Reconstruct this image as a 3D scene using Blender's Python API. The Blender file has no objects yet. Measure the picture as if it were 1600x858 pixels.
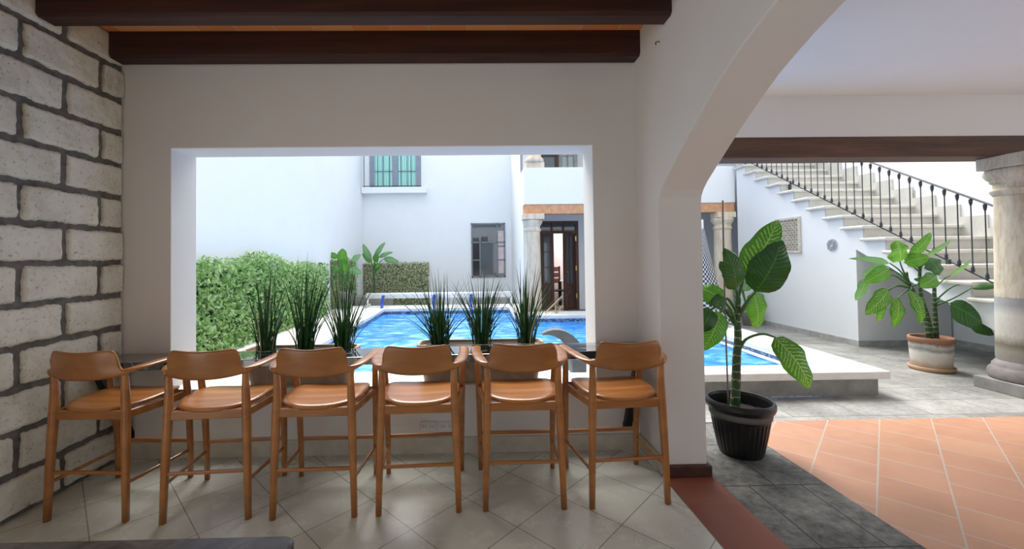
import bpy, bmesh, math, random
from mathutils import Vector, Matrix, noise
random.seed(7)
S = bpy.context.scene
COL = S.collection
R = math.radians

# ------------------------------------------------------------------ camera
cam_data = bpy.data.cameras.new('camera')
cam = bpy.data.objects.new('camera', cam_data)
COL.objects.link(cam)
S.camera = cam
cam_data.sensor_fit = 'HORIZONTAL'
cam_data.sensor_width = 36.0
cam_data.lens = 647.7 / 1600 * 36.0
cam_data.shift_x = -(755.8 - 800) / 1600
cam_data.shift_y = (390.9 - 429) / 1600
cam_data.clip_start = 0.02
yaw, pitch, roll = R(0.9373), R(1.0798), R(-0.6769)
fw = Vector((math.sin(yaw) * math.cos(pitch), math.cos(yaw) * math.cos(pitch), math.sin(pitch)))
rt = Vector((math.cos(yaw), -math.sin(yaw), 0))
up = rt.cross(fw)
rt2 = rt * math.cos(roll) + up * math.sin(roll)
up2 = -rt * math.sin(roll) + up * math.cos(roll)
m = Matrix((rt2, up2, -fw)).transposed().to_4x4()
m.translation = Vector((0, 0, 1.42))
cam.matrix_world = m

# ------------------------------------------------------------------ light
world = bpy.data.worlds.new('overcast_sky')
S.world = world
world.use_nodes = True
bg = world.node_tree.nodes['Background']
bg.inputs[0].default_value = (0.84, 0.92, 1.0, 1)
bg.inputs[1].default_value = 1.32
sd = bpy.data.lights.new('veiled_sun', 'SUN')
sd.energy = 5.6
sd.angle = R(42)
sd.color = (1.0, 0.96, 0.9)
sun = bpy.data.objects.new('veiled_sun', sd)
COL.objects.link(sun)
sun.rotation_euler = Vector((0.14, -0.53, -0.85)).to_track_quat('-Z', 'Y').to_euler()
S.view_settings.view_transform = 'Standard'
S.view_settings.look = 'None'
S.view_settings.gamma = 1.0
S.view_settings.use_curve_mapping = False
S.view_settings.exposure = 0.33

# ------------------------------------------------------------------ object helpers
def link(o, parent=None):
    COL.objects.link(o)
    if parent is not None: o.parent = parent
    return o
def empty(name, loc=(0, 0, 0), rz=0):
    o = bpy.data.objects.new(name, None)
    o.location = loc; o.rotation_euler = (0, 0, rz)
    o.empty_display_size = 0.1
    return link(o)
def tag(o, label=None, cat=None, group=None, kind=None):
    if label: o['label'] = label
    if cat: o['category'] = cat
    if group: o['group'] = group
    if kind: o['kind'] = kind
    return o
def obj(name, bm, mat, parent=None, smooth=False, bevel=0, seg=2, recalc=True):
    if recalc: bmesh.ops.recalc_face_normals(bm, faces=bm.faces)
    me = bpy.data.meshes.new(name)
    bm.to_mesh(me); bm.free()
    if smooth:
        for p in me.polygons: p.use_smooth = True
    me.materials.append(mat)
    o = bpy.data.objects.new(name, me)
    link(o, parent)
    if bevel:
        b = o.modifiers.new('bevel', 'BEVEL'); b.width = bevel; b.segments = seg; b.limit_method = 'ANGLE'; b.angle_limit = R(40)
        if smooth: b.harden_normals = False
    return o
def struct(name, bm, mat, parent=None, **k):
    o = obj(name, bm, mat, parent, **k)
    if parent is None: o['kind'] = 'structure'
    return o
def pydata(name, verts, faces, mat, parent=None, smooth=False, uvs=None):
    me = bpy.data.meshes.new(name)
    me.from_pydata(verts, [], faces)
    if uvs:
        l = me.uv_layers.new(name='UVMap')
        for lp in me.loops: l.data[lp.index].uv = uvs[lp.vertex_index]
    if smooth:
        for p in me.polygons: p.use_smooth = True
    me.materials.append(mat); me.update()
    return link(bpy.data.objects.new(name, me), parent)
def box(bm, x0, x1, y0, y1, z0, z1, rot=0, about=None):
    vs = [bm.verts.new((x, y, z)) for x in (x0, x1) for y in (y0, y1) for z in (z0, z1)]
    for f in ((0, 1, 3, 2), (4, 6, 7, 5), (0, 4, 5, 1), (2, 3, 7, 6), (0, 2, 6, 4), (1, 5, 7, 3)):
        bm.faces.new([vs[i] for i in f])
    if rot:
        c = Vector(about) if about else Vector(((x0 + x1) / 2, (y0 + y1) / 2, 0))
        M = Matrix.Rotation(rot, 3, 'Z')
        for v in vs: v.co = M @ (v.co - c) + c
    return vs
def B(x0, x1, y0, y1, z0, z1, **k):
    bm = bmesh.new(); box(bm, x0, x1, y0, y1, z0, z1, **k); return bm
def prism(bm, poly, ax, a, b):
    """poly of 2-d points extruded along axis ax from a to b (other axes in x,y,z order)"""
    def P(p, t):
        if ax == 'x': return (t, p[0], p[1])
        if ax == 'y': return (p[0], t, p[1])
        return (p[0], p[1], t)
    A = [bm.verts.new(P(p, a)) for p in poly]; C = [bm.verts.new(P(p, b)) for p in poly]
    n = len(poly)
    bm.faces.new(A); bm.faces.new(C[::-1])
    for i in range(n): bm.faces.new((A[i], A[(i + 1) % n], C[(i + 1) % n], C[i]))
def tube(bm, pts, rad, n=10, sx=1.0, power=2.0, cap=True, upv=None):
    """tube through pts; rad number or list; power>2 squares the section; sx widens it"""
    pts = [Vector(p) for p in pts]
    if not hasattr(rad, '__len__'): rad = [rad] * len(pts)
    rings = []
    prev = None
    for i, p in enumerate(pts):
        t = (pts[min(i + 1, len(pts) - 1)] - pts[max(i - 1, 0)]).normalized()
        if prev is None:
            h = Vector(upv) if upv else (Vector((0, 0, 1)) if abs(t.z) < 0.9 else Vector((0, 1, 0)))
            u = (h - t * h.dot(t)).normalized()
        else:
            u = (prev - t * prev.dot(t)).normalized()
        prev = u; w = t.cross(u)
        ring = []
        for k in range(n):
            a = 2 * math.pi * (k + 0.5) / n
            c, s = math.cos(a), math.sin(a)
            q = (abs(c) ** power + abs(s) ** power) ** (-1 / power)
            ring.append(bm.verts.new(p + (u * c + w * s * sx) * rad[i] * q))
        rings.append(ring)
    for a, b in zip(rings, rings[1:]):
        for k in range(n): bm.faces.new((a[k], a[(k + 1) % n], b[(k + 1) % n], b[k]))
    if cap:
        bm.faces.new(rings[0][::-1]); bm.faces.new(rings[-1])
def lathe(bm, prof, c=(0, 0, 0), n=32, closed=False):
    """prof list of (r, z)"""
    rings = []
    for r, z in prof:
        if r < 1e-5: rings.append([bm.verts.new((c[0], c[1], c[2] + z))])
        else: rings.append([bm.verts.new((c[0] + r * math.cos(2 * math.pi * k / n), c[1] + r * math.sin(2 * math.pi * k / n), c[2] + z)) for k in range(n)])
    for a, b in zip(rings, rings[1:]):
        for k in range(n):
            k2 = (k + 1) % n
            if len(a) == 1 and len(b) == 1: continue
            if len(a) == 1: bm.faces.new((a[0], b[k], b[k2]))
            elif len(b) == 1: bm.faces.new((a[k], b[0], a[k2]))
            else: bm.faces.new((a[k], a[k2], b[k2], b[k]))
def grid(bm, f, nu, nv):
    vs = [[bm.verts.new(f(i / nu, j / nv)) for j in range(nv + 1)] for i in range(nu + 1)]
    for i in range(nu):
        for j in range(nv): bm.faces.new((vs[i][j], vs[i + 1][j], vs[i + 1][j + 1], vs[i][j + 1]))
    return vs
def bez(a, b, c, d, n=8):
    a, b, c, d = map(Vector, (a, b, c, d))
    return [a * (1 - t) ** 3 + b * 3 * t * (1 - t) ** 2 + c * 3 * t * t * (1 - t) + d * t ** 3 for t in [i / n for i in range(n + 1)]]
def smoothpath(pts, n=6):
    pts = [Vector(p) for p in pts]
    if len(pts) < 3: return pts
    P = [pts[0] * 2 - pts[1]] + pts + [pts[-1] * 2 - pts[-2]]
    out = []
    for i in range(1, len(P) - 2):
        for k in range(n):
            t = k / n
            p0, p1, p2, p3 = P[i - 1], P[i], P[i + 1], P[i + 2]
            out.append(0.5 * ((2 * p1) + (p2 - p0) * t + (2 * p0 - 5 * p1 + 4 * p2 - p3) * t * t + (3 * p1 - p0 - 3 * p2 + p3) * t ** 3))
    out.append(pts[-1])
    return out

# ------------------------------------------------------------------ materials
class NT:
    def __init__(s, name):
        s.m = bpy.data.materials.new(name); s.m.use_nodes = True
        s.t = s.m.node_tree; s.p = s.t.nodes['Principled BSDF']; s.N = s.t.nodes
    def n(s, typ, **kw):
        nd = s.N.new(typ)
        for k, v in kw.items():
            if k in nd.inputs.keys(): 
                if isinstance(v, bpy.types.NodeSocket): s.t.links.new(v, nd.inputs[k])
                else: nd.inputs[k].default_value = v
            else: setattr(nd, k, v)
        return nd
    def l(s, a, b): s.t.links.new(a, b)
    def coord(s, scale=(1, 1, 1), rot=(0, 0, 0), loc=(0, 0, 0), kind='Object'):
        tc = s.n('ShaderNodeTexCoord')
        mp = s.n('ShaderNodeMapping'); s.l(tc.outputs[kind], mp.inputs[0])
        mp.inputs['Scale'].default_value = scale; mp.inputs['Rotation'].default_value = rot; mp.inputs['Location'].default_value = loc
        return mp.outputs[0]
    def noise(s, v, scale, detail=4, rough=0.6, dist=0):
        nd = s.n('ShaderNodeTexNoise'); s.l(v, nd.inputs['Vector'])
        nd.inputs['Scale'].default_value = scale; nd.inputs['Detail'].default_value = detail
        nd.inputs['Roughness'].default_value = rough; nd.inputs['Distortion'].default_value = dist
        return nd.outputs['Fac']
    def ramp(s, f, stops):
        r = s.n('ShaderNodeValToRGB'); s.l(f, r.inputs[0])
        e = r.color_ramp.elements
        while len(e) < len(stops): e.new(0.5)
        for el, (p, c) in zip(e, stops): el.position = p; el.color = (*c, 1) if len(c) == 3 else c
        return r.outputs[0]
    def mix(s, f, a, b, mode='MIX'):
        x = s.n('ShaderNodeMix', data_type='RGBA', blend_type=mode)
        for i, v in ((0, f), (6, a), (7, b)):
            if isinstance(v, bpy.types.NodeSocket): s.l(v, x.inputs[i])
            else: x.inputs[i].default_value = v if i == 0 else ((*v, 1) if len(v) == 3 else v)
        return x.outputs[2]
    def math(s, op, a, b=0.0, c=0.0):
        x = s.n('ShaderNodeMath', operation=op)
        for i, v in enumerate((a, b, c)):
            if isinstance(v, bpy.types.NodeSocket): s.l(v, x.inputs[i])
            else: x.inputs[i].default_value = v
        return x.outputs[0]
    def bump(s, h, strength=0.3, dist=0.01):
        b = s.n('ShaderNodeBump'); s.l(h, b.inputs['Height'])
        b.inputs['Strength'].default_value = strength; b.inputs['Distance'].default_value = dist
        s.l(b.outputs[0], s.p.inputs['Normal'])
    def col(s, v):
        if isinstance(v, bpy.types.NodeSocket): s.l(v, s.p.inputs['Base Color'])
        else: s.p.inputs['Base Color'].default_value = (*v, 1)
    def rough(s, v):
        if isinstance(v, bpy.types.NodeSocket): s.l(v, s.p.inputs['Roughness'])
        else: s.p.inputs['Roughness'].default_value = v

def plain(name, c, r=0.6, metal=0, var=0.12, scale=12, bump=0.0):
    t = NT(name); v = t.coord()
    f = t.noise(v, scale)
    t.col(t.ramp(f, [(0.3, tuple(x * (1 - var) for x in c)), (0.7, tuple(min(1, x * (1 + var)) for x in c))]))
    t.rough(r); t.p.inputs['Metallic'].default_value = metal
    if bump: t.bump(f, bump, 0.005)
    return t.m
def plaster(name, c, var=0.03):
    t = NT(name); v = t.coord()
    f = t.noise(v, 1.7, 5, 0.6)
    t.col(t.ramp(f, [(0.3, tuple(x * (1 - var) for x in c)), (0.7, c)]))
    t.rough(0.85)
    g = t.noise(v, 22, 5, 0.65); t.bump(g, 0.12, 0.004)
    return t.m
def wood(name, dark, light, scale=(3, 30, 30), rough=0.4, kind='Object', bumpy=0.05, coat=0.0):
    t = NT(name); v = t.coord(scale=scale, kind=kind)
    a = t.noise(v, 1.0, 6, 0.6, 0.6)
    w = t.n('ShaderNodeTexWave', wave_type='BANDS', bands_direction='Y'); t.l(v, w.inputs['Vector'])
    w.inputs['Scale'].default_value = 0.35; w.inputs['Distortion'].default_value = 6; w.inputs['Detail'].default_value = 3
    f = t.mix(0.15, a, w.outputs['Fac'])
    t.col(t.ramp(f, [(0.25, dark), (0.75, light)]))
    t.rough(rough); t.bump(a, bumpy, 0.003)
    t.p.inputs['Coat Weight'].default_value = coat; t.p.inputs['Coat Roughness'].default_value = 0.25
    return t.m

M = {}
M['wall'] = plaster('white_plaster', (0.82, 0.785, 0.745))
M['yard_wall'] = plaster('courtyard_white_plaster', (0.84, 0.85, 0.865))
M['ceiling'] = plaster('white_ceiling', (0.80, 0.79, 0.78))
M['stool'] = wood('varnished_teak', (0.24, 0.080, 0.018), (0.52, 0.205, 0.046), scale=(2.2, 9, 9), rough=0.30, coat=0.35, bumpy=0.02)
M['beam'] = wood('dark_stained_beam', (0.018, 0.005, 0.003), (0.075, 0.022, 0.012), scale=(1.2, 22, 22), rough=0.6, bumpy=0.3)
M['outer_beam'] = wood('weathered_brown_beam', (0.05, 0.022, 0.012), (0.17, 0.082, 0.045), scale=(1.2, 14, 14), rough=0.65, bumpy=0.3)
M['door_wood'] = wood('brown_door_wood', (0.06, 0.028, 0.02), (0.14, 0.07, 0.05), scale=(20, 20, 2), rough=0.5)
M['steel'] = plain('black_steel', (0.015, 0.015, 0.016), 0.4, 0.3)
M['iron'] = plain('painted_iron', (0.05, 0.055, 0.065), 0.5, 0.4)
M['base_stone'] = plain('dark_weathered_stone', (0.25, 0.225, 0.215), 0.85, 0, 0.25, 8, 0.3)
M['stone_grey'] = plain('grey_stone_trim', (0.42, 0.41, 0.39), 0.8, 0, 0.2, 9, 0.2)
M['concrete'] = plain('grey_concrete', (0.30, 0.29, 0.265), 0.85, 0, 0.22, 6, 0.3)
M['tread'] = plain('pale_cantera_tread', (0.66, 0.63, 0.58), 0.7, 0, 0.1, 8, 0.1)
M['riser'] = plain('grey_riser_stone', (0.55, 0.54, 0.50), 0.75, 0, 0.08, 8, 0.1)
M['coping'] = plain('pale_coping_stone', (0.86, 0.84, 0.80), 0.65, 0, 0.08, 7, 0.15)
M['white_plastic'] = plain('white_plastic', (0.75, 0.75, 0.73), 0.4, 0, 0.02)
M['white_metal'] = plain('white_enamel', (0.8, 0.81, 0.82), 0.35, 0, 0.02)
M['black_plastic'] = plain('black_plastic', (0.006, 0.006, 0.007), 0.38, 0, 0.1)
M['soil'] = plain('dark_soil', (0.014, 0.009, 0.007), 0.95, 0, 0.5, 60, 0.8)
M['orange_stone'] = plain('orange_cantera', (0.62, 0.33, 0.18), 0.8, 0, 0.18, 10, 0.3)
M['brass'] = plain('brass', (0.75, 0.5, 0.18), 0.3, 0.9, 0.05)
M['tan_rail'] = plain('tan_painted_metal', (0.5, 0.37, 0.2), 0.5, 0.3, 0.05)
M['blue_strap'] = plain('blue_strap', (0.02, 0.09, 0.5), 0.6, 0, 0.1)
M['dark_hole'] = plain('dark_void', (0.02, 0.02, 0.022), 0.9)
M['tile_trim'] = plain('beige_tile_skirting', (0.58, 0.54, 0.45), 0.5, 0, 0.1, 14)
M['brown_tile'] = plain('dark_brown_tile', (0.06, 0.022, 0.015), 0.5, 0, 0.3, 14)
M['mosaic_white'] = plain('white_edge_tile', (0.7, 0.75, 0.8), 0.3)
M['pink_wall'] = plaster('pale_pink_plaster', (0.72, 0.62, 0.64))
M['red_wood'] = plain('red_brown_wood', (0.14, 0.045, 0.03), 0.5)
M['stem'] = None

def rods(): pass

# black granite with fine white veins
t = NT('black_veined_granite'); v = t.coord(scale=(1, 2.6, 1), rot=(0, 0, R(20)))
w = t.n('ShaderNodeTexWave', wave_type='BANDS'); t.l(v, w.inputs['Vector'])
w.inputs['Scale'].default_value = 1.6; w.inputs['Distortion'].default_value = 14; w.inputs['Detail'].default_value = 4; w.inputs['Detail Scale'].default_value = 1.6
t.col(t.ramp(w.outputs['Fac'], [(0.0, (0.008, 0.008, 0.009)), (0.93, (0.014, 0.014, 0.016)), (0.985, (0.20, 0.20, 0.21))]))
t.rough(0.07); t.p.inputs['IOR'].default_value = 1.9; t.p.inputs['Coat Weight'].default_value = 0.8; t.p.inputs['Coat Roughness'].default_value = 0.03; t.p.inputs['Coat IOR'].default_value = 1.8
M['granite'] = t.m

# volcanic block and its joints
t = NT('pale_volcanic_block'); v = t.coord()
a = t.noise(v, 5, 6, 0.7); b = t.noise(v, 45, 3, 0.7); c_ = t.noise(v, 1.1, 2)
oi = t.n('ShaderNodeTexVoronoi'); t.l(v, oi.inputs['Vector']); oi.inputs['Scale'].default_value = 38
pit = t.ramp(oi.outputs['Distance'], [(0.08, (0, 0, 0)), (0.2, (1, 1, 1))])
sel = t.ramp(t.noise(v, 9, 2), [(0.52, (1, 1, 1)), (0.6, (0, 0, 0))])
pits = t.mix(sel, pit, (1, 1, 1), 'MIX')
base = t.ramp(a, [(0.25, (0.60, 0.57, 0.47)), (0.5, (0.80, 0.78, 0.68)), (0.75, (0.90, 0.89, 0.80))])
spk = t.ramp(b, [(0.28, (0.45, 0.38, 0.30)), (0.42, (1, 1, 1))])
x = t.mix(0.8, base, spk, 'MULTIPLY')
t.col(t.mix(t.math('MULTIPLY', t.math('SUBTRACT', 1.0, pits), 0.55), x, (0.16, 0.12, 0.09)))
t.rough(0.95)
h = t.mix(0.5, t.mix(0.5, a, b), pits)
t.bump(h, 0.55, 0.012)
M['block'] = t.m
M['mortar'] = plain('grey_mortar', (0.16, 0.15, 0.135), 0.95, 0, 0.35, 18, 0.9)

def tiles(name, c1, c2, grout, w, h, off, rot, loc, gap=0.004, rough=0.35, offset=0.0, cloud=2.0, bumps=0.15, mottled=0.5, fine=14, lo=0.25, hi=0.75):
    t = NT(name); v = t.coord(rot=(0, 0, rot), loc=loc)
    br = t.n('ShaderNodeTexBrick', offset=offset, squash=1.0); t.l(v, br.inputs['Vector'])
    br.inputs['Scale'].default_value = 1; br.inputs['Brick Width'].default_value = w; br.inputs['Row Height'].default_value = h
    br.inputs['Mortar Size'].default_value = gap; br.inputs['Mortar Smooth'].default_value = 0.1
    br.inputs['Bias'].default_value = 0
    br.inputs['Color1'].default_value = (0, 0, 0, 1); br.inputs['Color2'].default_value = (1, 1, 1, 1); br.inputs['Mortar'].default_value = (0.5, 0.5, 0.5, 1)
    o = t.coord()
    n1 = t.noise(o, cloud, 5, 0.6); n2 = t.noise(o, fine, 5, 0.7)
    f = t.mix(mottled, br.outputs['Color'], t.mix(0.5, n1, n2))
    c = t.ramp(f, [(lo, c1), (hi, c2)])
    t.col(t.mix(br.outputs['Fac'], c, grout))
    t.rough(t.ramp(n2, [(0.3, (rough,) * 3), (0.7, (min(1, rough + 0.15),) * 3)]))
    hh = t.mix(0.5, t.math('SUBTRACT', 1.0, br.outputs['Fac']), n2)
    t.bump(hh, bumps, 0.006)
    return t.m
q2 = math.sqrt(2)
M['grey_tile'] = tiles('grey_ceramic_tile', (0.61, 0.64, 0.57), (0.68, 0.71, 0.64), (0.26, 0.26, 0.22), 0.3925, 0.3925, 0, R(-45), (-0.521, -1.4235, 0), gap=0.0028, rough=0.18, bumps=0.03, mottled=0.55, cloud=1.5, fine=5)
M['terracotta'] = tiles('terracotta_tile', (0.43, 0.205, 0.120), (0.58, 0.315, 0.20), (0.47, 0.40, 0.35), 0.317, 0.317, 0, R(-45), (-3.99 % 0.317, -0.064, 0), offset=0.5, gap=0.0045, rough=0.36, bumps=0.12, mottled=0.85, cloud=2.5)
M['threshold'] = tiles('dark_terracotta_tile', (0.22, 0.062, 0.033), (0.34, 0.115, 0.065), (0.25, 0.12, 0.08), 0.30, 0.62, 0, 0, (-1.18, 0.1, 0), gap=0.003, rough=0.4, bumps=0.1, mottled=0.85, cloud=3)
M['yard_stone'] = tiles('grey_yard_stone', (0.13, 0.13, 0.12), (0.40, 0.395, 0.37), (0.17, 0.165, 0.15), 0.62, 0.36, 0, 0, (0.1, 0.0, 0), gap=0.006, rough=0.5, offset=0.4, bumps=0.5, mottled=0.88, cloud=3.5, fine=26, lo=0.33, hi=0.62)
M['dark_stone'] = tiles('dark_rough_stone', (0.02, 0.02, 0.019), (0.27, 0.27, 0.25), (0.02, 0.02, 0.02), 0.325, 0.55, 0, 0, (-1.49, 0.2, 0), gap=0.004, rough=0.55, offset=0.5, bumps=1.0, mottled=0.97, cloud=5, fine=22, lo=0.36, hi=0.66)
M['ceiling_brick'] = tiles('orange_ceiling_brick', (0.85, 0.30, 0.10), (0.95, 0.44, 0.18), (0.80, 0.52, 0.34), 0.27, 0.135, 0, 0, (0.05, 0.02, 0), gap=0.005, rough=0.8, offset=0.5, bumps=0.2, mottled=0.5, cloud=3)

t = NT('blue_mosaic'); v = t.coord(rot=(R(90), 0, 0))
vv = t.n('ShaderNodeTexVoronoi', distance='CHEBYCHEV'); tc = t.coord(); t.l(tc, vv.inputs['Vector']); vv.inputs['Scale'].default_value = 30; vv.inputs['Randomness'].default_value = 0.15
t.col(t.ramp(vv.outputs['Color'], [(0.2, (0.03, 0.06, 0.16)), (0.5, (0.08, 0.14, 0.28)), (0.9, (0.25, 0.33, 0.45))])); t.rough(0.2)
M['mosaic'] = t.m

t = NT('blue_rippled_water'); v = t.coord(scale=(0.75, 1.6, 1))
a = t.noise(v, 2.6, 4, 0.55, 1.4); b = t.noise(v, 7, 3, 0.5, 0.8)
t.col(t.ramp(a, [(0.35, (0.012, 0.16, 0.60)), (0.50, (0.03, 0.30, 0.85)), (0.66, (0.28, 0.60, 0.95))]))  # paler ripple tones put caustic-like light into the water colour
t.rough(0.06); t.p.inputs['IOR'].default_value = 1.33; t.p.inputs['Specular IOR Level'].default_value = 0.6
t.bump(t.mix(0.35, a, b), 0.55, 0.12)
M['water'] = t.m

def leafmat(name, dark, light, vein, stripe=0.6, trans=0.35, width=0.42):
    t = NT(name)
    tc = t.n('ShaderNodeTexCoord'); sp = t.n('ShaderNodeSeparateXYZ'); t.l(tc.outputs['UV'], sp.inputs[0])
    u = t.math('ABSOLUTE', t.math('SUBTRACT', sp.outputs[0], 0.5))      # 0 at midrib, .5 at edge
    vv = t.math('SUBTRACT', sp.outputs[1], t.math('MULTIPLY', u, 0.35))
    ob = t.coord()
    nz = t.noise(ob, 30, 3, 0.6)
    s = t.math('SINE', t.math('ADD', t.math('MULTIPLY', vv, 88.0), t.math('MULTIPLY', nz, 4.5)))
    s = t.math('GREATER_THAN', t.math('ADD', s, t.math('MULTIPLY', t.math('SUBTRACT', t.noise(ob, 55, 3, 0.7), 0.5), 2.6)), 0.62)
    msk = t.math('LESS_THAN', t.math('ADD', u, t.math('MULTIPLY', t.math('SUBTRACT', nz, 0.5), 0.35)), width * 0.9)
    msk2 = t.math('LESS_THAN', u, 0.022)
    f = t.math('MAXIMUM', t.math('MULTIPLY', t.math('MULTIPLY', s, msk), stripe), t.math('MULTIPLY', msk2, 0.7))
    base = t.mix(t.noise(ob, 6, 3), dark, light)
    c = t.mix(f, base, vein)
    t.col(c); t.rough(0.35)
    b = t.n('ShaderNodeBump'); t.l(t.math('SINE', t.math('MULTIPLY', vv, 88.0)), b.inputs['Height']); b.inputs['Strength'].default_value = 0.25; b.inputs['Distance'].default_value = 0.004
    t.l(b.outputs[0], t.p.inputs['Normal'])
    tr = t.n('ShaderNodeBsdfTranslucent'); t.l(t.mix(0.35, c, (0.35, 0.7, 0.05)), tr.inputs[0])
    ms = t.n('ShaderNodeMixShader'); ms.inputs[0].default_value = trans
    t.l(t.p.outputs[0], ms.inputs[1]); t.l(tr.outputs[0], ms.inputs[2])
    t.l(ms.outputs[0], t.N['Material Output'].inputs[0])
    return t.m
M['leaf_a'] = leafmat('variegated_leaf', (0.015, 0.10, 0.010), (0.035, 0.20, 0.015), (0.38, 0.60, 0.14), 0.75, 0.30)
M['leaf_b'] = leafmat('bright_green_leaf', (0.028, 0.17, 0.012), (0.06, 0.27, 0.02), (0.33, 0.56, 0.12), 0.55, 0.30)
M['leaf_d'] = leafmat('dark_green_leaf', (0.008, 0.060, 0.010), (0.016, 0.105, 0.016), (0.08, 0.26, 0.04), 0.35, 0.10)
M['leaf_p'] = leafmat('pale_green_leaf', (0.10, 0.27, 0.10), (0.20, 0.40, 0.18), (0.55, 0.68, 0.45), 0.4, 0.35)
t = NT('ringed_green_stem'); v = t.coord()
sp = t.n('ShaderNodeSeparateXYZ'); t.l(v, sp.inputs[0])
s = t.math('GREATER_THAN', t.math('SINE', t.math('ADD', t.math('MULTIPLY', sp.outputs[2], 105.0), t.math('MULTIPLY', t.noise(v, 18, 2), 7.0))), 0.86)
t.col(t.mix(s, t.mix(t.noise(v, 14, 3), (0.02, 0.055, 0.018), (0.05, 0.11, 0.035)), (0.32, 0.30, 0.17))); t.rough(0.5)
M['stem'] = t.m
M['petiole'] = plain('green_petiole', (0.05, 0.16, 0.035), 0.45, 0, 0.2, 20)
def foliage(name, c1, c2, c3, trans=0.3, scale=9):
    t = NT(name); v = t.coord()
    oi = t.noise(v, scale, 2, 0.5); vo = t.n('ShaderNodeTexVoronoi'); t.l(v, vo.inputs['Vector']); vo.inputs['Scale'].default_value = 22
    f = t.mix(0.5, oi, vo.outputs['Color'])
    c = t.ramp(f, [(0.25, c1), (0.5, c2), (0.75, c3)])
    t.col(c); t.rough(0.5)
    tr = t.n('ShaderNodeBsdfTranslucent'); t.l(c, tr.inputs[0])
    ms = t.n('ShaderNodeMixShader'); ms.inputs[0].default_value = trans
    t.l(t.p.outputs[0], ms.inputs[1]); t.l(tr.outputs[0], ms.inputs[2]); t.l(ms.outputs[0], t.N['Material Output'].inputs[0])
    return t.m
M['hedge'] = foliage('hedge_leaves', (0.10, 0.26, 0.05), (0.30, 0.50, 0.16), (0.62, 0.74, 0.42))
M['ivy'] = foliage('ivy_leaves', (0.26, 0.34, 0.14), (0.58, 0.60, 0.38), (0.88, 0.88, 0.74))
M['blade'] = foliage('grass_blades', (0.008, 0.045, 0.012), (0.018, 0.10, 0.022), (0.06, 0.20, 0.05), 0.15, 20)
M['dry_blade'] = plain('dry_blade', (0.55, 0.52, 0.33), 0.7)
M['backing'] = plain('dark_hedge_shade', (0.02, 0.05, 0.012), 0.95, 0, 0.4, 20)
M['twig'] = plain('brown_twig', (0.12, 0.08, 0.05), 0.9)

# old terracotta flower pot, whitened in bands
t = NT('lime_stained_clay'); v = t.coord()
sp = t.n('ShaderNodeSeparateXYZ'); t.l(v, sp.inputs[0])
hh = t.math('ADD', t.math('MULTIPLY', sp.outputs[2], 2.5), t.math('MULTIPLY', t.math('SUBTRACT', t.noise(v, 7, 5, 0.7), 0.5), 0.28))
t.col(t.ramp(hh, [(0.05, (0.48, 0.30, 0.17)), (0.22, (0.50, 0.40, 0.30)), (0.30, (0.62, 0.55, 0.46)), (0.55, (0.70, 0.66, 0.59)), (0.66, (0.30, 0.29, 0.27)), (0.76, (0.55, 0.53, 0.50)), (0.84, (0.26, 0.15, 0.10)), (0.95, (0.36, 0.17, 0.10))]))
t.rough(0.85); t.bump(t.noise(v, 25, 5, 0.7), 0.3, 0.006)
M['clay'] = t.m
M['planter'] = plain('weathered_clay_planter', (0.40, 0.30, 0.22), 0.8, 0, 0.25, 10, 0.2)

# column stone with a grey weathered foot
t = NT('weathered_column_stone'); v = t.coord(scale=(4, 4, 1.2))
sp = t.n('ShaderNodeSeparateXYZ'); t.l(t.coord(), sp.inputs[0])
n1 = t.noise(v, 2.2, 5, 0.65); n2 = t.noise(v, 9, 4, 0.7)
warm = t.ramp(t.mix(0.4, n1, n2), [(0.3, (0.36, 0.28, 0.18)), (0.55, (0.60, 0.53, 0.42)), (0.75, (0.70, 0.66, 0.57))])
grey = t.ramp(n1, [(0.3, (0.26, 0.25, 0.25)), (0.7, (0.50, 0.49, 0.45))])
zz = t.math('ADD', sp.outputs[2], t.math('MULTIPLY', t.math('SUBTRACT', n2, 0.5), 0.05))
low = t.math('LESS_THAN', zz, 0.84)
foot = t.ramp(zz, [(0.12, (0.30, 0.28, 0.27)), (0.30, (0.34, 0.31, 0.26)), (0.36, (0.20, 0.17, 0.12)), (0.46, (0.55, 0.53, 0.47)), (0.66, (0.60, 0.58, 0.52)), (0.76, (0.34, 0.34, 0.35))])
t.col(t.mix(low, warm, t.mix(0.5, foot, t.mix(1.0, foot, t.ramp(n2, [(0.3, (0.75, 0.75, 0.75)), (0.6, (1, 1, 1))]), 'MULTIPLY'))))
t.rough(0.85); t.bump(n2, 0.3, 0.006)
M['column'] = t.m
t = NT('far_column_stone'); v = t.coord(scale=(4, 4, 1.2)); n1 = t.noise(v, 2.2, 5, 0.65)
t.col(t.ramp(n1, [(0.3, (0.58, 0.46, 0.33)), (0.7, (0.82, 0.72, 0.58))])); t.rough(0.85)
M['far_column'] = t.m

# window glass
t = NT('reflecting_pane'); t.col((0.10, 0.12, 0.135)); t.rough(0.05); t.p.inputs['Specular IOR Level'].default_value = 0.9
M['pane'] = t.m
t = NT('dark_pane'); t.col((0.03, 0.03, 0.04)); t.rough(0.1)
M['dark_pane'] = t.m
t = NT('clear_glass'); t.col((0.9, 0.95, 0.95)); t.rough(0.02); t.p.inputs['Transmission Weight'].default_value = 1.0; t.p.inputs['IOR'].default_value = 1.1
M['glass'] = t.m
t = NT('teal_curtain'); v = t.coord()
w = t.n('ShaderNodeTexWave', bands_direction='X'); t.l(v, w.inputs['Vector']); w.inputs['Scale'].default_value = 5; w.inputs['Distortion'].default_value = 1.5
t.col(t.ramp(w.outputs['Fac'], [(0.2, (0.25, 0.55, 0.50)), (0.8, (0.45, 0.80, 0.72))])); t.rough(0.8)
M['curtain'] = t.m
t = NT('carved_lattice_stone'); v = t.coord()
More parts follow.
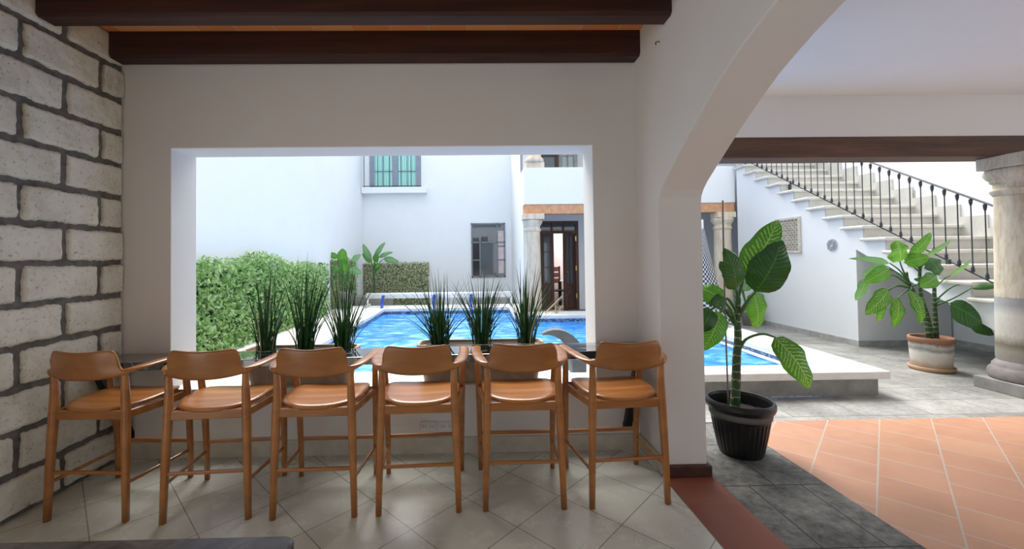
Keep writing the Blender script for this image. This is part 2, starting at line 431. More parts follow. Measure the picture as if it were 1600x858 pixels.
t.col(t.ramp(t.noise(v, 12, 3), [(0.3, (0.50, 0.45, 0.37)), (0.7, (0.66, 0.61, 0.53))])); t.rough(0.85)
M['lattice'] = t.m
t = NT('checked_black_white_weave'); v = t.coord(kind='UV', scale=(1, 1, 1))
ck = t.n('ShaderNodeTexChecker'); t.l(v, ck.inputs['Vector']); ck.inputs['Scale'].default_value = 44
ck.inputs['Color1'].default_value = (0.03, 0.03, 0.035, 1); ck.inputs['Color2'].default_value = (0.55, 0.55, 0.56, 1)
t.col(ck.outputs['Color']); t.rough(0.9)
M['weave'] = t.m
t = NT('polished_dark_stone_top'); v = t.coord()
t.col(t.ramp(t.noise(v, 9, 6, 0.7, 1.0), [(0.3, (0.05, 0.047, 0.045)), (0.7, (0.17, 0.16, 0.15))])); t.rough(0.22)
M['table_top'] = t.m

# ================================================================== THE SETTING
XL, XR, YW, YO = -2.575, 1.19, 3.064, 3.341     # room: left wall, right wall, window wall inside / outside
# floors
struct('floor', B(-2.75, 1.175, -2.6, YW + 0.1, -0.1, 0.0), M['grey_tile'])
struct('floor_threshold', B(1.175, 1.495, -2.6, 2.75, -0.1, 0.0), M['threshold'])
struct('floor_stone_strip', B(1.495, 2.14, -2.6, 3.50, -0.1, 0.0), M['dark_stone'])
struct('floor_terrace', B(2.14, 9.0, -2.6, 3.52, -0.1, 0.0), M['terracotta'])
bm = bmesh.new()
box(bm, -3.6, 1.495, YO, 4.10, -0.1, 0.0); box(bm, 1.495, 9.0, 3.52, 4.10, -0.1, 0.0)
box(bm, 3.62, 9.0, 4.10, 12.9, -0.1, 0.0); box(bm, -3.6, 3.62, 10.6, 12.9, -0.1, 0.0); box(bm, 1.05, 3.62, 8.9, 10.6, -0.1, 0.0)
struct('floor_courtyard', bm, M['yard_stone'])

# window wall with its opening, boards of plaster around the hole
x1, x2, zs, zt = -2.236, 0.869, 0.49, 2.251
bm = bmesh.new()
def wall_hole(bm, X0, X1, Z0, Z1, hx0, hx1, hz0, hz1, Y0, Y1):
    o = [(X0, Z0), (X1, Z0), (X1, Z1), (X0, Z1)]; h = [(hx0, hz0), (hx1, hz0), (hx1, hz1), (hx0, hz1)]
    V = {}
    for y in (Y0, Y1):
        for k, p in enumerate(o): V['o', k, y] = bm.verts.new((p[0], y, p[1]))
        for k, p in enumerate(h): V['h', k, y] = bm.verts.new((p[0], y, p[1]))
    for k in range(4):
        k2 = (k + 1) % 4
        for y in (Y0, Y1): bm.faces.new((V['o', k, y], V['o', k2, y], V['h', k2, y], V['h', k, y]))
        bm.faces.new((V['o', k, Y0], V['o', k2, Y0], V['o', k2, Y1], V['o', k, Y1]))
        bm.faces.new((V['h', k, Y0], V['h', k2, Y0], V['h', k2, Y1], V['h', k, Y1]))
wall_hole(bm, -2.75, 1.47, -0.05, 3.6, x1, x2, zs, zt, YW, YO)
struct('wall_front', bm, M['wall'], bevel=0.006)

# left wall: mortar bed and rough volcanic blocks in running bond
struct('wall_left', B(-2.85, XL - 0.022, 0.95, YW + 0.0, -0.05, 3.3), M['mortar'])  # near end left open out of view to admit side daylight
wl = bpy.data.objects['wall_left']
bm = bmesh.new()
course, bl = 0.2352, 0.5
def block(bm, y0, y1, z0, z1, fine):
    ny, nz = (40, 18) if fine else (5, 3)
    dx = random.uniform(-0.006, 0.006)
    rr = 0.014
    w, h = y1 - y0, z1 - z0
    sd = random.uniform(0, 50)
    def f(u, v):
        y, z = y0 + u * w, z0 + v * h
        # rounded corners in plan of the face
        ey, ez = min(u, 1 - u) * w, min(v, 1 - v) * h
        edge = min(1.0, min(ey, ez) / 0.012)
        cx = max(0, rr - ey); cz = max(0, rr - ez)
        if cx > 0 and cz > 0:
            d = math.hypot(cx, cz)
            if d > rr:
                s = rr / d
                y += (cx - cx * s) * (1 if u < 0.5 else -1); z += (cz - cz * s) * (1 if v < 0.5 else -1)
        n = noise.noise(Vector((sd, y * 9, z * 9))); n2 = noise.noise(Vector((sd, y * 28, z * 28)))
        j = 0.007 * noise.noise(Vector((y * 14, z * 14, sd))) + 0.004 * noise.noise(Vector((y * 45, z * 45, sd)))
        if edge < 1:
            y += 1.6 * j * (1 - edge); z += (1 - edge) * (0.010 * noise.noise(Vector((sd + 9, y * 12, z * 16))) + 0.007 * noise.noise(Vector((sd + 5, y * 48, z * 40))))
        out = XL + dx + (0.006 * n + 0.005 * n2) - 0.016 * (1 - edge) ** 2
        return (out, y, z)
    vs = grid(bm, f, ny, nz)
    # sides back into the mortar
    ring = [vs[i][0] for i in range(ny + 1)] + [vs[ny][j] for j in range(1, nz + 1)] + [vs[i][nz] for i in range(ny - 1, -1, -1)] + [vs[0][j] for j in range(nz - 1, 0, -1)]
    back = [bm.verts.new((XL - 0.035, v.co.y, v.co.z)) for v in ring]
    for k in range(len(ring)):
        k2 = (k + 1) % len(ring)
        bm.faces.new((ring[k], ring[k2], back[k2], back[k]))
for r in range(14):
    z0 = 0.006 + r * course + 0.019; z1 = (r + 1) * course - 0.019 + 0.006
    if r >= 13: break
    # joints: odd courses end in a half block at the window wall
    off = 2.885 if r % 2 == 1 else 2.64
    js = [off - bl * k for k in range(12)]
    js = [YW - 0.002] + js
    for a, b in zip(js, js[1:]):
        y1_, y0_ = a - (0.019 if a != js[0] else 0.0), b + 0.019
        y0_ = max(y0_, 0.96)
        if y1_ - y0_ < 0.05: continue
        block(bm, y0_, y1_, z0, z1, y1_ > 1.2)
struct('block', bm, M['block'], wl, smooth=True)

# arched wall between the room and the terrace
half = [(2.685, -0.05), (2.685, 1.76), (2.675, 1.80), (2.645, 1.845), (2.60, 1.885), (2.50, 1.955), (2.40, 2.022), (2.277, 2.105), (2.12, 2.200), (1.968, 2.285), (1.86, 2.330), (1.749, 2.372), (1.588, 2.420), (1.40, 2.455), (1.20, 2.470)]
other = [(2.40 - y, z) for y, z in half[::-1]]
poly = [(3.2, -0.05)] + half + other + [(-2.6, -0.05), (-2.6, 3.6), (3.2, 3.6)]
def strip_arch(bm, X0, X1):
    a = half + other[1:]
    fr = {}
    for X in (X0, X1):
        lo = [bm.verts.new((X, y, z)) for y, z in a]; hi = [bm.verts.new((X, y, 3.6)) for y, z in a]
        fr[X] = (lo, hi)
        for k in range(len(a) - 1): bm.faces.new((lo[k], lo[k + 1], hi[k + 1], hi[k]))
        for (ya, yb, yi, idx) in ((3.2, 3.2, a[0], 0), (-2.6, -2.6, a[-1], -1)):
            p = bm.verts.new((X, ya, -0.05)); q = bm.verts.new((X, ya, 3.6))
            bm.faces.new((p, q, hi[idx], lo[idx])); fr[X, idx] = (p, q)
    for k in range(len(a) - 1):
        bm.faces.new((fr[X0][0][k], fr[X0][0][k + 1], fr[X1][0][k + 1], fr[X1][0][k]))
        bm.faces.new((fr[X0][1][k], fr[X0][1][k + 1], fr[X1][1][k + 1], fr[X1][1][k]))
    bmesh.ops.remove_doubles(bm, verts=bm.verts, dist=1e-5)
strip_arch(bm := bmesh.new(), XR, 1.47)
struct('wall_right', bm, M['wall'], bevel=0.008)

# skirtings
struct('baseboard_front', B(XL, XR, YW - 0.012, YW, 0.0, 0.115), M['tile_trim'])
struct('baseboard_right', B(XR - 0.012, XR, 2.70, YW - 0.012, 0.0, 0.115), M['tile_trim'])
bm = bmesh.new(); box(bm, 1.20, 1.492, 2.655, 2.69, 0.0, 0.072); box(bm, 1.468, 1.492, 2.69, 3.36, 0.0, 0.072)
struct('baseboard_pier', bm, M['brown_tile'], bevel=0.006)
for n_, (a, b) in enumerate(((x1, x2),)):
    pass
# ceiling of fired bricks carried by beams
struct('ceiling', B(-2.75, 1.3, -2.6, YO, 3.045, 3.2), M['ceiling_brick'])
beam_lab = ['dark wooden ceiling beam against the window wall above the opening', 'dark wooden ceiling beam one step out from the window wall']
for k, y in enumerate((2.93, 2.445, 1.96, 1.475, 0.99, 0.505, 0.02, -0.465, -0.95, -1.435, -1.92)):
    bm = bmesh.new()
    zb = 2.862 if k == 0 else 2.872
    y1_ = y + 0.13
    ch = 0.018
    prism(bm, [(y, 3.05), (y, zb + ch), (y + ch, zb), (y1_ - ch, zb), (y1_, zb + ch), (y1_, 3.05)], 'x', XL + 0.004, XR - 0.002)
    o = obj('ceiling_beam', bm, M['beam'])
    tag(o, beam_lab[k] if k < 2 else 'dark wooden ceiling beam over the room, behind the viewer', 'beam', 'ceiling beams')
    if k > 1: o['group'] = 'ceiling beams behind the viewer'
# unseen wall behind the camera, its bay opened and sized to let light in
bm = bmesh.new(); wall_hole(bm, -2.85, 9.0, -0.05, 3.3, 3.0, 4.3, 0.0, 2.3, -2.85, -2.6)
struct('wall_back', bm, M['wall'])
struct('floor_side_bounce', B(-9.0, -2.85, -4.0, 3.3, -0.1, 0.0), M['tread'])  # unseen pale ground added beyond the left opening to bounce light in

# terrace roof
struct('ceiling_terrace', B(1.47, 9.0, -2.6, 4.12, 3.02, 3.2), M['ceiling'])
struct('wall_terrace_header', B(1.40, 9.0, 4.10, 4.36, 2.60, 3.75), M['ceiling'])
o = obj('lintel_beam', B(1.45, 9.0, 4.10, 4.36, 2.392, 2.602), M['outer_beam'], bevel=0.012)
tag(o, 'long brown wooden lintel beam resting on the stone column at the terrace edge', 'beam')

# near column
def column(cx, cy, r, zb, ztop, mat, label, group=None, half=0.28, base=True, plinth=None):
    t = empty('stone_column', (cx, cy, zb)); tag(t, label, 'column', group)
    bm = bmesh.new(); h = ztop - zb
    f = r / 0.2
    prof = [(0, 0.19), (r * 1.1, 0.19), (r * 1.10, 0.20)] + [(r * (1.12 - 0.10 * k / 10 - 0.02 * (k / 10) ** 2), 0.22 + (h - 0.22 - 0.42) * k / 10) for k in range(11)]
    prof += [(r * 1.0, h - 0.40), (0, h - 0.40)]
    lathe(bm, prof, n=40); obj('shaft', bm, mat, t, smooth=True)
    bm = bmesh.new()
    lathe(bm, [(0, h - 0.40), (r * 1.0, h - 0.40), (r * 1.05, h - 0.385), (r * 1.13, h - 0.36), (r * 1.15, h - 0.345), (r * 1.10, h - 0.33), (r * 1.02, h - 0.325), (r * 1.02, h - 0.27), (r * 1.10, h - 0.262), (r * 1.14, h - 0.245), (r * 1.14, h - 0.235), (r * 1.24, h - 0.215), (r * 1.34, h - 0.18), (r * 1.36, h - 0.155), (r * 1.30, h - 0.13), (r * 1.2, h - 0.125), (0, h - 0.125)], n=40)
    obj('capital', bm, mat, t, smooth=True, bevel=0.002)
    a = half
    obj('abacus', B(-a, a, -a, a * 0.62, h - 0.125, h), mat, t, bevel=0.008)
    bm = bmesh.new()
    lathe(bm, [(0, 0.0), (r * 1.36, 0.0), (r * 1.42, 0.03), (r * 1.43, 0.06), (r * 1.38, 0.10), (r * 1.28, 0.125), (r * 1.26, 0.13), (r * 1.26, 0.15), (r * 1.18, 0.17), (r * 1.10, 0.195), (0, 0.195)], n=40)
    obj('base', bm, M['base_stone'] if plinth else mat, t, smooth=True)
    return t
c = column(5.55, 4.10, 0.2, 0.12, 2.392, M['column'], 'weathered stone column on a grey plinth at the right edge of the terrace', plinth=True)
o = obj('plinth', B(-0.30, 0.31, -0.75, 0.24, -0.12, 0.0), M['concrete'], c, bevel=0.006)

# courtyard: pool
struct('trim_pool_base', B(2.2, 4.02, 4.10, 4.28, 0.0, 0.165), M['concrete'])
pool_in = [(-2.2, 4.36), (3.63, 4.36), (3.63, 8.35), (0.75, 8.35), (0.75, 9.85), (-2.2, 9.85)]
pool_out = [(-3.42, 4.06), (4.08, 4.055), (4.33, 8.95), (1.05, 8.95), (1.05, 10.5), (-3.42, 10.5)]
def ringslab(bm, I, O, z0, z1):
    V = {}
    for z in (z0, z1):
        V['i', z] = [bm.verts.new((*p, z)) for p in I]; V['o', z] = [bm.verts.new((*p, z)) for p in O]
    n = len(I)
    for k in range(n):
        j = (k + 1) % n
        for z in (z0, z1): bm.faces.new((V['i', z][k], V['i', z][j], V['o', z][j], V['o', z][k]))
        bm.faces.new((V['i', z0][k], V['i', z0][j], V['i', z1][j], V['i', z1][k]))
        bm.faces.new((V['o', z0][k], V['o', z0][j], V['o', z1][j], V['o', z1][k]))
pl = empty('swimming_pool', (0.7, 6.5, 0)); tag(pl, 'raised swimming pool of blue water with pale stone coping', 'swimming pool')
def inpool(o): o.matrix_parent_inverse = Matrix.Translation((-0.7, -6.5, 0)); return o
bm = bmesh.new(); ringslab(bm, pool_in, pool_out, 0.175, 0.25); inpool(obj('coping', bm, M['coping'], pl, bevel=0.012))
bpy.data.objects.remove(bpy.data.objects['trim_pool_base'])
outb = [(-3.40, 4.12), (4.01, 4.12), (4.26, 8.90), (1.0, 8.90), (1.0, 10.45), (-3.40, 10.45)]
inb = [(-2.18, 4.38), (3.61, 4.38), (3.61, 8.33), (1.03, 8.33), (1.03, 9.83), (-2.18, 9.83)]
wide = [(-2.25, 4.31), (3.68, 4.31), (3.68, 8.40), (0.80, 8.40), (0.80, 9.90), (-2.25, 9.90)]
bm = bmesh.new(); ringslab(bm, wide, outb, 0.0, 0.175); inpool(obj('pool_wall', bm, M['concrete'], pl))
bm = bmesh.new(); ringslab(bm, pool_in, wide, -0.3, 0.175); inpool(obj('tile_band', bm, M['mosaic'], pl))
water_in = [(-2.2, 4.36), (3.63, 4.36), (3.63, 8.35), (1.05, 8.35), (1.05, 9.85), (-2.2, 9.85)]
bm = bmesh.new()
for (a0, b0, a1, b1) in ((-2.2, 4.36, 3.63, 8.35), (-2.2, 8.35, 0.75, 9.85)):
    nx, ny = int((a1 - a0) / 0.05), int((b1 - b0) / 0.05)
    grid(bm, lambda u, v: (a0 + (a1 - a0) * u, b0 + (b1 - b0) * v, 0.115 + 0.010 * noise.noise(Vector(((a0 + (a1 - a0) * u) * 2.1, (b0 + (b1 - b0) * v) * 4.2, 1)))), nx, ny)
bmesh.ops.remove_doubles(bm, verts=bm.verts, dist=1e-4)
w_ = inpool(obj('water', bm, M['water'], pl, smooth=True)); w_['label'] = 'rippling bright blue water'
# pale lane line under the right edge
inpool(obj('edge_line', B(3.55, 3.63, 4.4, 8.3, 0.118, 0.135), M['mosaic_white'], pl))

# courtyard walls
struct('wall_garden_left', B(-3.75, -3.45, YO, 12.9, -0.1, 4.75), M['yard_wall'])
struct('wall_garden_back', B(-3.45, 1.30, 12.7, 12.95, -0.1, 5.0), M['yard_wall'])
struct('wall_garden_return', B(1.06, 1.30, 9.44, 12.7, -0.1, 3.42), M['yard_wall'])
# right-hand wall beside the stair
struct('wall_garden_right', B(7.28, 7.55, 3.9, 13.0, -0.1, 5.0), M['yard_wall'])

# colonnade house behind the pool
o = obj('stone_lintel', B(1.055, 5.80, 9.20, 9.44, 2.385, 2.60), M['orange_stone'], bevel=0.01)
tag(o, 'orange stone lintel across the far columns below the white parapet', 'lintel')
struct('wall_upper_parapet', B(1.06, 5.80, 9.18, 9.44, 2.60, 3.42), M['yard_wall'])
struct('floor_upper', B(1.30, 7.28, 9.44, 12.7, 2.66, 3.30), M['yard_wall'])
column(1.26, 9.32, 0.165, 0.0, 2.385, M['far_column'], 'left stone column of the far colonnade beside the dark double door', half=0.235)
column(5.58, 9.32, 0.175, 0.0, 2.385, M['far_column'], 'right stone column of the far colonnade seen through the arch', half=0.20)
# upper gallery: column foot, wall behind
u = empty('gallery_column', (1.32, 9.32, 3.42)); tag(u, 'stone column foot standing on the white upper gallery parapet', 'column')
obj('base_block', B(-0.20, 0.21, -0.12, 0.12, 0.0, 0.13), M['far_column'], u, bevel=0.01)
bm = bmesh.new(); lathe(bm, [(0, 0.13), (0.20, 0.13), (0.215, 0.17), (0.20, 0.22), (0.16, 0.25), (0.155, 0.28), (0.15, 1.6), (0, 1.6)], n=32); obj('shaft', bm, M['far_column'], u, smooth=True)
struct('wall_gallery_side', B(1.06, 1.30, 9.86, 12.7, 3.42, 4.6), M['yard_wall'])
struct('wall_gallery', B(1.30, 7.28, 11.20, 11.4, 3.3, 4.6), M['yard_wall'])
struct('ceiling_gallery', B(1.06, 7.28, 9.2, 12.9, 4.6, 4.75), M['yard_wall'])

# ground floor wall of the house with the double door
bm = bmesh.new(); wall_hole(bm, 1.30, 7.28, -0.05, 2.66, 1.66, 2.76, 0.0, 2.40, 11.2, 11.38)
struct('wall_house', bm, M['yard_wall'])
bm = bmesh.new(); box(bm, 1.30, 7.2, 12.65, 12.7, 0, 2.65)
struct('wall_house_room', bm, M['pink_wall'])
def framed(parent, name, x0, x1, z0, z1, y, depth, fw, mat, cols, rows, panemat, solid=0.0, bar=0.025, knob=None):
    """a door leaf / sash in the plane y: frame with glazing bars over an optional solid lower panel"""
    bm = bmesh.new(); d = depth
    zp = z0 + solid
    box(bm, x0, x0 + fw, y, y + d, z0, z1); box(bm, x1 - fw, x1, y, y + d, z0, z1)
    box(bm, x0 + fw, x1 - fw, y, y + d, z1 - fw, z1); box(bm, x0 + fw, x1 - fw, y, y + d, z0, z0 + fw)
    if solid:
        box(bm, x0 + fw, x1 - fw, y, y + d, zp - fw, zp)
        box(bm, x0 + fw, x1 - fw, y + d * 0.3, y + d * 0.7, z0 + fw, zp - fw)
        box(bm, x0 + fw * 1.7, x1 - fw * 1.7, y + d * 0.1, y + d * 0.3, z0 + fw * 1.6, zp - fw * 1.6)
    else: zp = z0 + fw
    for c in range(1, cols):
        xx = x0 + fw + (x1 - x0 - 2 * fw) * c / cols; box(bm, xx - bar / 2, xx + bar / 2, y + d * 0.15, y + d * 0.85, zp, z1 - fw)
    for r_ in range(1, rows):
        zz = zp + (z1 - fw - zp) * r_ / rows; box(bm, x0 + fw, x1 - fw, y + d * 0.16, y + d * 0.84, zz - bar / 2, zz + bar / 2)
    f = obj(name, bm, mat, parent)
    obj('pane', B(x0 + fw, x1 - fw, y + d * 0.45, y + d * 0.55, zp, z1 - fw), panemat, f)
    return f
dd = empty('door_1', (2.21, 11.24, 0)); dd['kind'] = 'structure'
bm = bmesh.new(); box(bm, -0.55, -0.47, -0.03, 0.09, 0, 2.4); box(bm, 0.47, 0.55, -0.03, 0.09, 0, 2.4); box(bm, -0.47, 0.47, -0.03, 0.09, 2.33, 2.4); box(bm, -0.47, 0.47, -0.03, 0.09, 2.06, 2.12)
for xx in (-0.17, 0.15): box(bm, xx - 0.02, xx + 0.02, -0.03, 0.09, 2.12, 2.33)
obj('door_frame', bm, M['door_wood'], dd)
obj('transom_pane', B(-0.47, 0.47, 0.02, 0.03, 2.12, 2.33), M['pane'], dd)
lf = framed(dd, 'door_leaf', -0.47, -0.12, 0.0, 2.06, 0.0, 0.05, 0.085, M['door_wood'], 1, 3, M['pane'], 0.72)
# right leaf stands half open into the porch
rl = empty('hinge', (0.47, 0.03, 0)); 
f = framed(dd, 'door_leaf', -0.42, 0.0, 0.0, 2.06, 0.0, 0.05, 0.085, M['door_wood'], 2, 3, M['pane'], 0.72)
bpy.data.objects.remove(rl)
f.location = (0.47, 0.0, 0); f.rotation_euler = (0, 0, R(32))
for zz in (0.30, 1.05, 1.85):
    obj('hinge', B(0.455, 0.49, -0.055, -0.028, zz, zz + 0.13), M['brass'], dd)
bm = bmesh.new(); tube(bm, [(-0.39, -0.03, 1.02), (-0.39, -0.07, 1.02), (-0.33, -0.07, 1.02)], 0.012); obj('door_handle', bm, M['brass'], f)

ll = bpy.data.lights.new('room_fill_light', 'POINT'); ll.energy = 60; ll.color = (1, 0.9, 0.82); ll.shadow_soft_size = 0.15  # added fill light, brightens the dim room behind the open door
lo = bpy.data.objects.new('room_fill_light', ll); COL.objects.link(lo); lo.location = (3.1, 12.0, 2.3)
# dining chair and table glimpsed through the door
ch = empty('dining_chair', (2.28, 11.95, 0), R(15)); tag(ch, 'dark chair with a slatted red-brown back inside the open double door', 'chair')
for sx in (-0.2, 0.2):
    for sy, hh in ((-0.2, 0.46), (0.2, 1.15)):
        obj('leg', B(sx - 0.02, sx + 0.02, sy - 0.02, sy + 0.02, 0, hh), M['steel'], ch)
obj('seat', B(-0.23, 0.23, -0.23, 0.22, 0.44, 0.48), M['steel'], ch, bevel=0.01)
bm = bmesh.new()
for k in range(3): box(bm, -0.20, 0.20, 0.185, 0.21, 0.66 + k * 0.17, 0.79 + k * 0.17)
obj('backrest', bm, M['red_wood'], ch, bevel=0.006)
tb = empty('side_table', (2.62, 12.3, 0)); tag(tb, 'small dark table with a pale cloth just inside the double door', 'table')
obj('tabletop', B(-0.2, 0.2, -0.2, 0.2, 0.70, 0.73), M['white_plastic'], tb)
for sx in (-0.17, 0.17):
    for sy in (-0.17, 0.17): obj('leg', B(sx - 0.015, sx + 0.015, sy - 0.015, sy + 0.015, 0, 0.70), M['steel'], tb)

# gallery door above
g = empty('door_2', (2.25, 11.15, 3.3)); g['kind'] = 'structure'
framed(g, 'door_leaf', -0.55, -0.02, 0, 2.1, 0.0, 0.05, 0.09, M['door_wood'], 1, 3, M['pane'], 0.3)
framed(g, 'door_leaf', -0.0, 0.5, 0, 2.1, 0.0, 0.05, 0.09, M['stone_grey'], 2, 3, M['glass'], 0.3)

# iron gallery post rail on the parapet side
gr = empty('gallery_railing', (1.075, 9.5, 3.42)); tag(gr, 'thin grey iron railing standing on the upper gallery edge', 'railing')
bm = bmesh.new(); box(bm, -0.012, 0.012, 0.0, 3.1, 0.9, 0.93); obj('handrail', bm, M['iron'], gr)
for k in range(12):
    bm = bmesh.new(); tube(bm, [(0, 0.1 + k * 0.26, -0.12), (0, 0.1 + k * 0.26, 0.9)], 0.008, 6); obj('baluster', bm, M['iron'], gr)

# lower back window (grey steel casement)
wn = empty('window_1', (0.348, 12.70, 0)); wn['kind'] = 'structure'
W0, W1, Z0, Z1 = -0.52, 0.52, 0.825, 2.486
bm = bmesh.new()
for (a, b, c_, d_) in ((W0, W0 + .04, Z0, Z1), (W1 - .04, W1, Z0, Z1), (W0, W1, Z0, Z0 + .04), (W0, W1, Z1 - .04, Z1), (W0, W1, 1.88, 1.915), (-0.27, -0.235, Z0, 2.05), (0.26, 0.295, Z0, Z1), (W0, -0.25, 1.34, 1.37), (0.28, W1, 1.34, 1.37), (0.28, W1, 1.76, 1.785), (0.0, 0.025, 1.9, 2.3)):
    box(bm, a, b, -0.035, 0.02, c_, d_)
obj('window_frame', bm, plain('grey_steel_frame', (0.20, 0.22, 0.24), 0.5), wn)
obj('pane', B(W0 + .04, W1 - .04, -0.012, -0.004, Z0 + .04, Z1 - .04), M['pane'], wn)
bm = bmesh.new(); box(bm, W0 + .05, -0.275, -0.02, -0.013, Z0 + .05, 1.33); box(bm, W0 + .05, -0.275, -0.02, -0.013, 1.38, 1.87); box(bm, W0 + .05, -0.275, -0.02, -0.013, 1.92, 2.04); box(bm, -0.22, -0.01, -0.02, -0.013, 1.92, 2.07)
obj('dark_pane', bm, M['dark_pane'], wn)
bm = bmesh.new(); box(bm, 0.30, W1 - .045, -0.02, -0.013, Z0 + .12, 1.335); box(bm, 0.30, W1 - .045, -0.02, -0.013, 1.375, 1.755); box(bm, 0.30, W1 - .045, -0.02, -0.013, 1.79, 2.25)
obj('pale_pane', bm, plain('pinkish_curtain', (0.62, 0.50, 0.50), 0.7, 0, 0.15, 6), wn)

# upper back window with teal curtains, ledge and thin guard bars
wn = empty('window_2', (-2.5, 12.70, 0)); wn['kind'] = 'structure'
bm = bmesh.new()
for (a, b) in ((-0.745, -0.60), (-0.055, 0.115), (0.66, 0.775)): box(bm, a, b, -0.05, 0.02, 3.585, 5.2)
box(bm, -0.745, 0.775, -0.05, 0.02, 5.1, 5.2); box(bm, -0.745, 0.775, -0.05, 0.02, 3.58, 3.63)
for a in (-0.34, 0.40): box(bm, a - .012, a + .012, -0.045, 0.02, 3.6, 5.2)
box(bm, -0.6, 0.66, -0.045, 0.02, 4.09, 4.115)
obj('window_frame', bm, plain('blue_grey_frame', (0.23, 0.27, 0.33), 0.5), wn)
obj('curtain', B(-0.61, 0.67, -0.015, 0.0, 3.6, 5.15), M['curtain'], wn)
obj('window_sill', B(-0.93, 1.005, -0.30, 0.0, 3.40, 3.575), M['yard_wall'], wn)
bm = bmesh.new()
for a in (-0.86, -0.45, -0.10, 0.25, 0.55, 0.83): tube(bm, [(a, -0.25, 3.57), (a, -0.25, 5.0)], 0.011, 6)
box(bm, -0.88, 0.85, -0.265, -0.24, 3.60, 3.62)
obj('guard_bars', bm, M['iron'], wn)

# ------------------------------------------------------------------ stair against the right wall
X0s, X1s = 5.80, 7.28
zt0, y0t, rise, go = 1.46, 5.76, 0.190, 0.3345          # step whose far edge is at y0t has its top at zt0
K = list(range(-7, 11))
stair = empty('stone_staircase', (6.5, 5.0, 0)); tag(stair, 'grey stone staircase with thick pale treads climbing along the white wall', 'staircase')
def inst(o): o.matrix_parent_inverse = Matrix.Translation((-6.5, -5.0, 0)); return o
for k in K:
    z, yf = zt0 + rise * k, y0t + go * k
    xa_ = X0s if k > -4 else 5.90
    inst(obj('tread', B(xa_ - 0.07 * (k > -4), X1s, yf - go - 0.04, yf + 0.03, z - 0.05, z), M['tread'], stair, bevel=0.018, seg=3))
    inst(obj('riser', B(xa_ - 0.004, X1s, yf, yf + 0.03, z - 0.0, z + rise - 0.05), M['riser'], stair))
    # stepped skirting on the wall
    inst(obj('skirting', B(X1s - 0.025, X1s, yf - go, yf + 0.0, z, z + rise + 0.11), M['riser'], stair))
# white side face and soffit, one column of wall under each tread
bm = bmesh.new()
sof = lambda y: max(0.0, 1.455 + 0.567 * (y - 6.20))
for k in K:
    z, yf = zt0 + rise * k, y0t + go * k
    ya, yb_ = yf - go + 0.004, yf + 0.004
    if ya > 9.1: continue
    yb_ = min(yb_, 9.17)
    if ya < 6.25 < yb_: cuts = [(ya, 6.25, True), (6.25, yb_, False)]
    else: cuts = [(ya, yb_, ya < 6.25)]
    for a_, b_, hang in cuts:
        za, zb2 = (sof(a_), sof(b_)) if hang else (0.0, 0.0)
        if z - 0.045 - max(za, zb2) < 0.02: continue
        prism(bm, [(a_, za), (b_, zb2), (b_, z - 0.045), (a_, z - 0.045)], 'x', X0s if k > -4 else 5.90, X1s - 0.03)
o = inst(obj('side_wall', bm, M['yard_wall'], stair)); o['label'] = 'white plastered side of the stair'
bm = bmesh.new(); box(bm, X0s - 0.012, X0s, 6.25, 9.2, 0.0, 0.09); box(bm, X0s - 0.012, X1s - 0.01, 6.238, 6.25, 0.0, 0.09); box(bm, X1s - 0.012, X1s, 3.9, 6.24, 0.0, 0.09)
struct('baseboard_stair', bm, M['stone_grey'])
# iron railing
rail = empty('stair_railing', (5.95, 5.0, 0)); tag(rail, 'dark iron stair railing with slender collared balusters', 'railing')
def inr(o): o.matrix_parent_inverse = Matrix.Translation((-5.95, -5.0, 0)); return o
zb = lambda y: 1.09 + 0.5655 * (y - 4.745)
ztp = lambda y: 1.995 + 0.5775 * (y - 4.745)
bm = bmesh.new(); box(bm, -0.02, 0.02, -0.01, 0.01, 0, 1); bm.clear()
tube(bm, [(5.95, 3.9, zb(3.9)), (5.95, 9.1, zb(9.1))], 0.009, 4, sx=1.2); inr(obj('bottom_rail', bm, M['iron'], rail))
bm = bmesh.new(); tube(bm, [(5.95, 3.9, ztp(3.9)), (5.95, 9.1, ztp(9.1))], 0.011, 6, sx=1.6); inr(obj('handrail', bm, M['iron'], rail))
def baluster_mesh():
    bm = bmesh.new(); h = 0.90
    prof = [(0, 0), (0.009, 0), (0.009, 0.01), (0.018, 0.018), (0.021, 0.03), (0.014, 0.042), (0.019, 0.052), (0.014, 0.065), (0.010, 0.085), (0.0065, 0.09), (0.0065, h - 0.09), (0.010, h - 0.085), (0.014, h - 0.065), (0.019, h - 0.052), (0.015, h - 0.042), (0.021, h - 0.03), (0.015, h - 0.012), (0.009, h), (0, h)]
    lathe(bm, prof, n=10)
    return bm
b0 = None
y = 4.745 - 0.139 * 6
kk = 0
while y < 9.05:
    if b0 is None:
        b0 = obj('baluster', baluster_mesh(), M['iron'], rail, smooth=True); o = b0
    else:
        o = b0.copy(); COL.objects.link(o)
    inr(o); o.location = (5.95, y, zb(y))
    y += 0.139
for yy in (3.84, 5.14, 6.442, 7.745, 9.02):
    k = math.ceil((yy - y0t) / go - 1e-6)
    inr(obj('post_foot', B(5.932, 5.968, yy - 0.018, yy + 0.018, zt0 + rise * k, zb(yy) + 0.02), M['iron'], rail))

# wall details
for i, (yy, zz) in enumerate(((8.62, 3.10), (6.80, 2.40), (5.83, 1.82))):
    s = empty('step_light', (7.28, yy, zz)); tag(s, 'small square recessed step light in the white wall, %s of the three above the stair' % ('highest', 'middle', 'lowest')[i], 'light', None)
    wall_b = bmesh.new(); box(wall_b, -0.012, 0.0, -0.06, 0.06, -0.055, 0.055); obj('housing', wall_b, M['stone_grey'], s)
    obj('grille', B(-0.016, -0.010, -0.045, 0.045, -0.04, 0.012), M['concrete'], s)
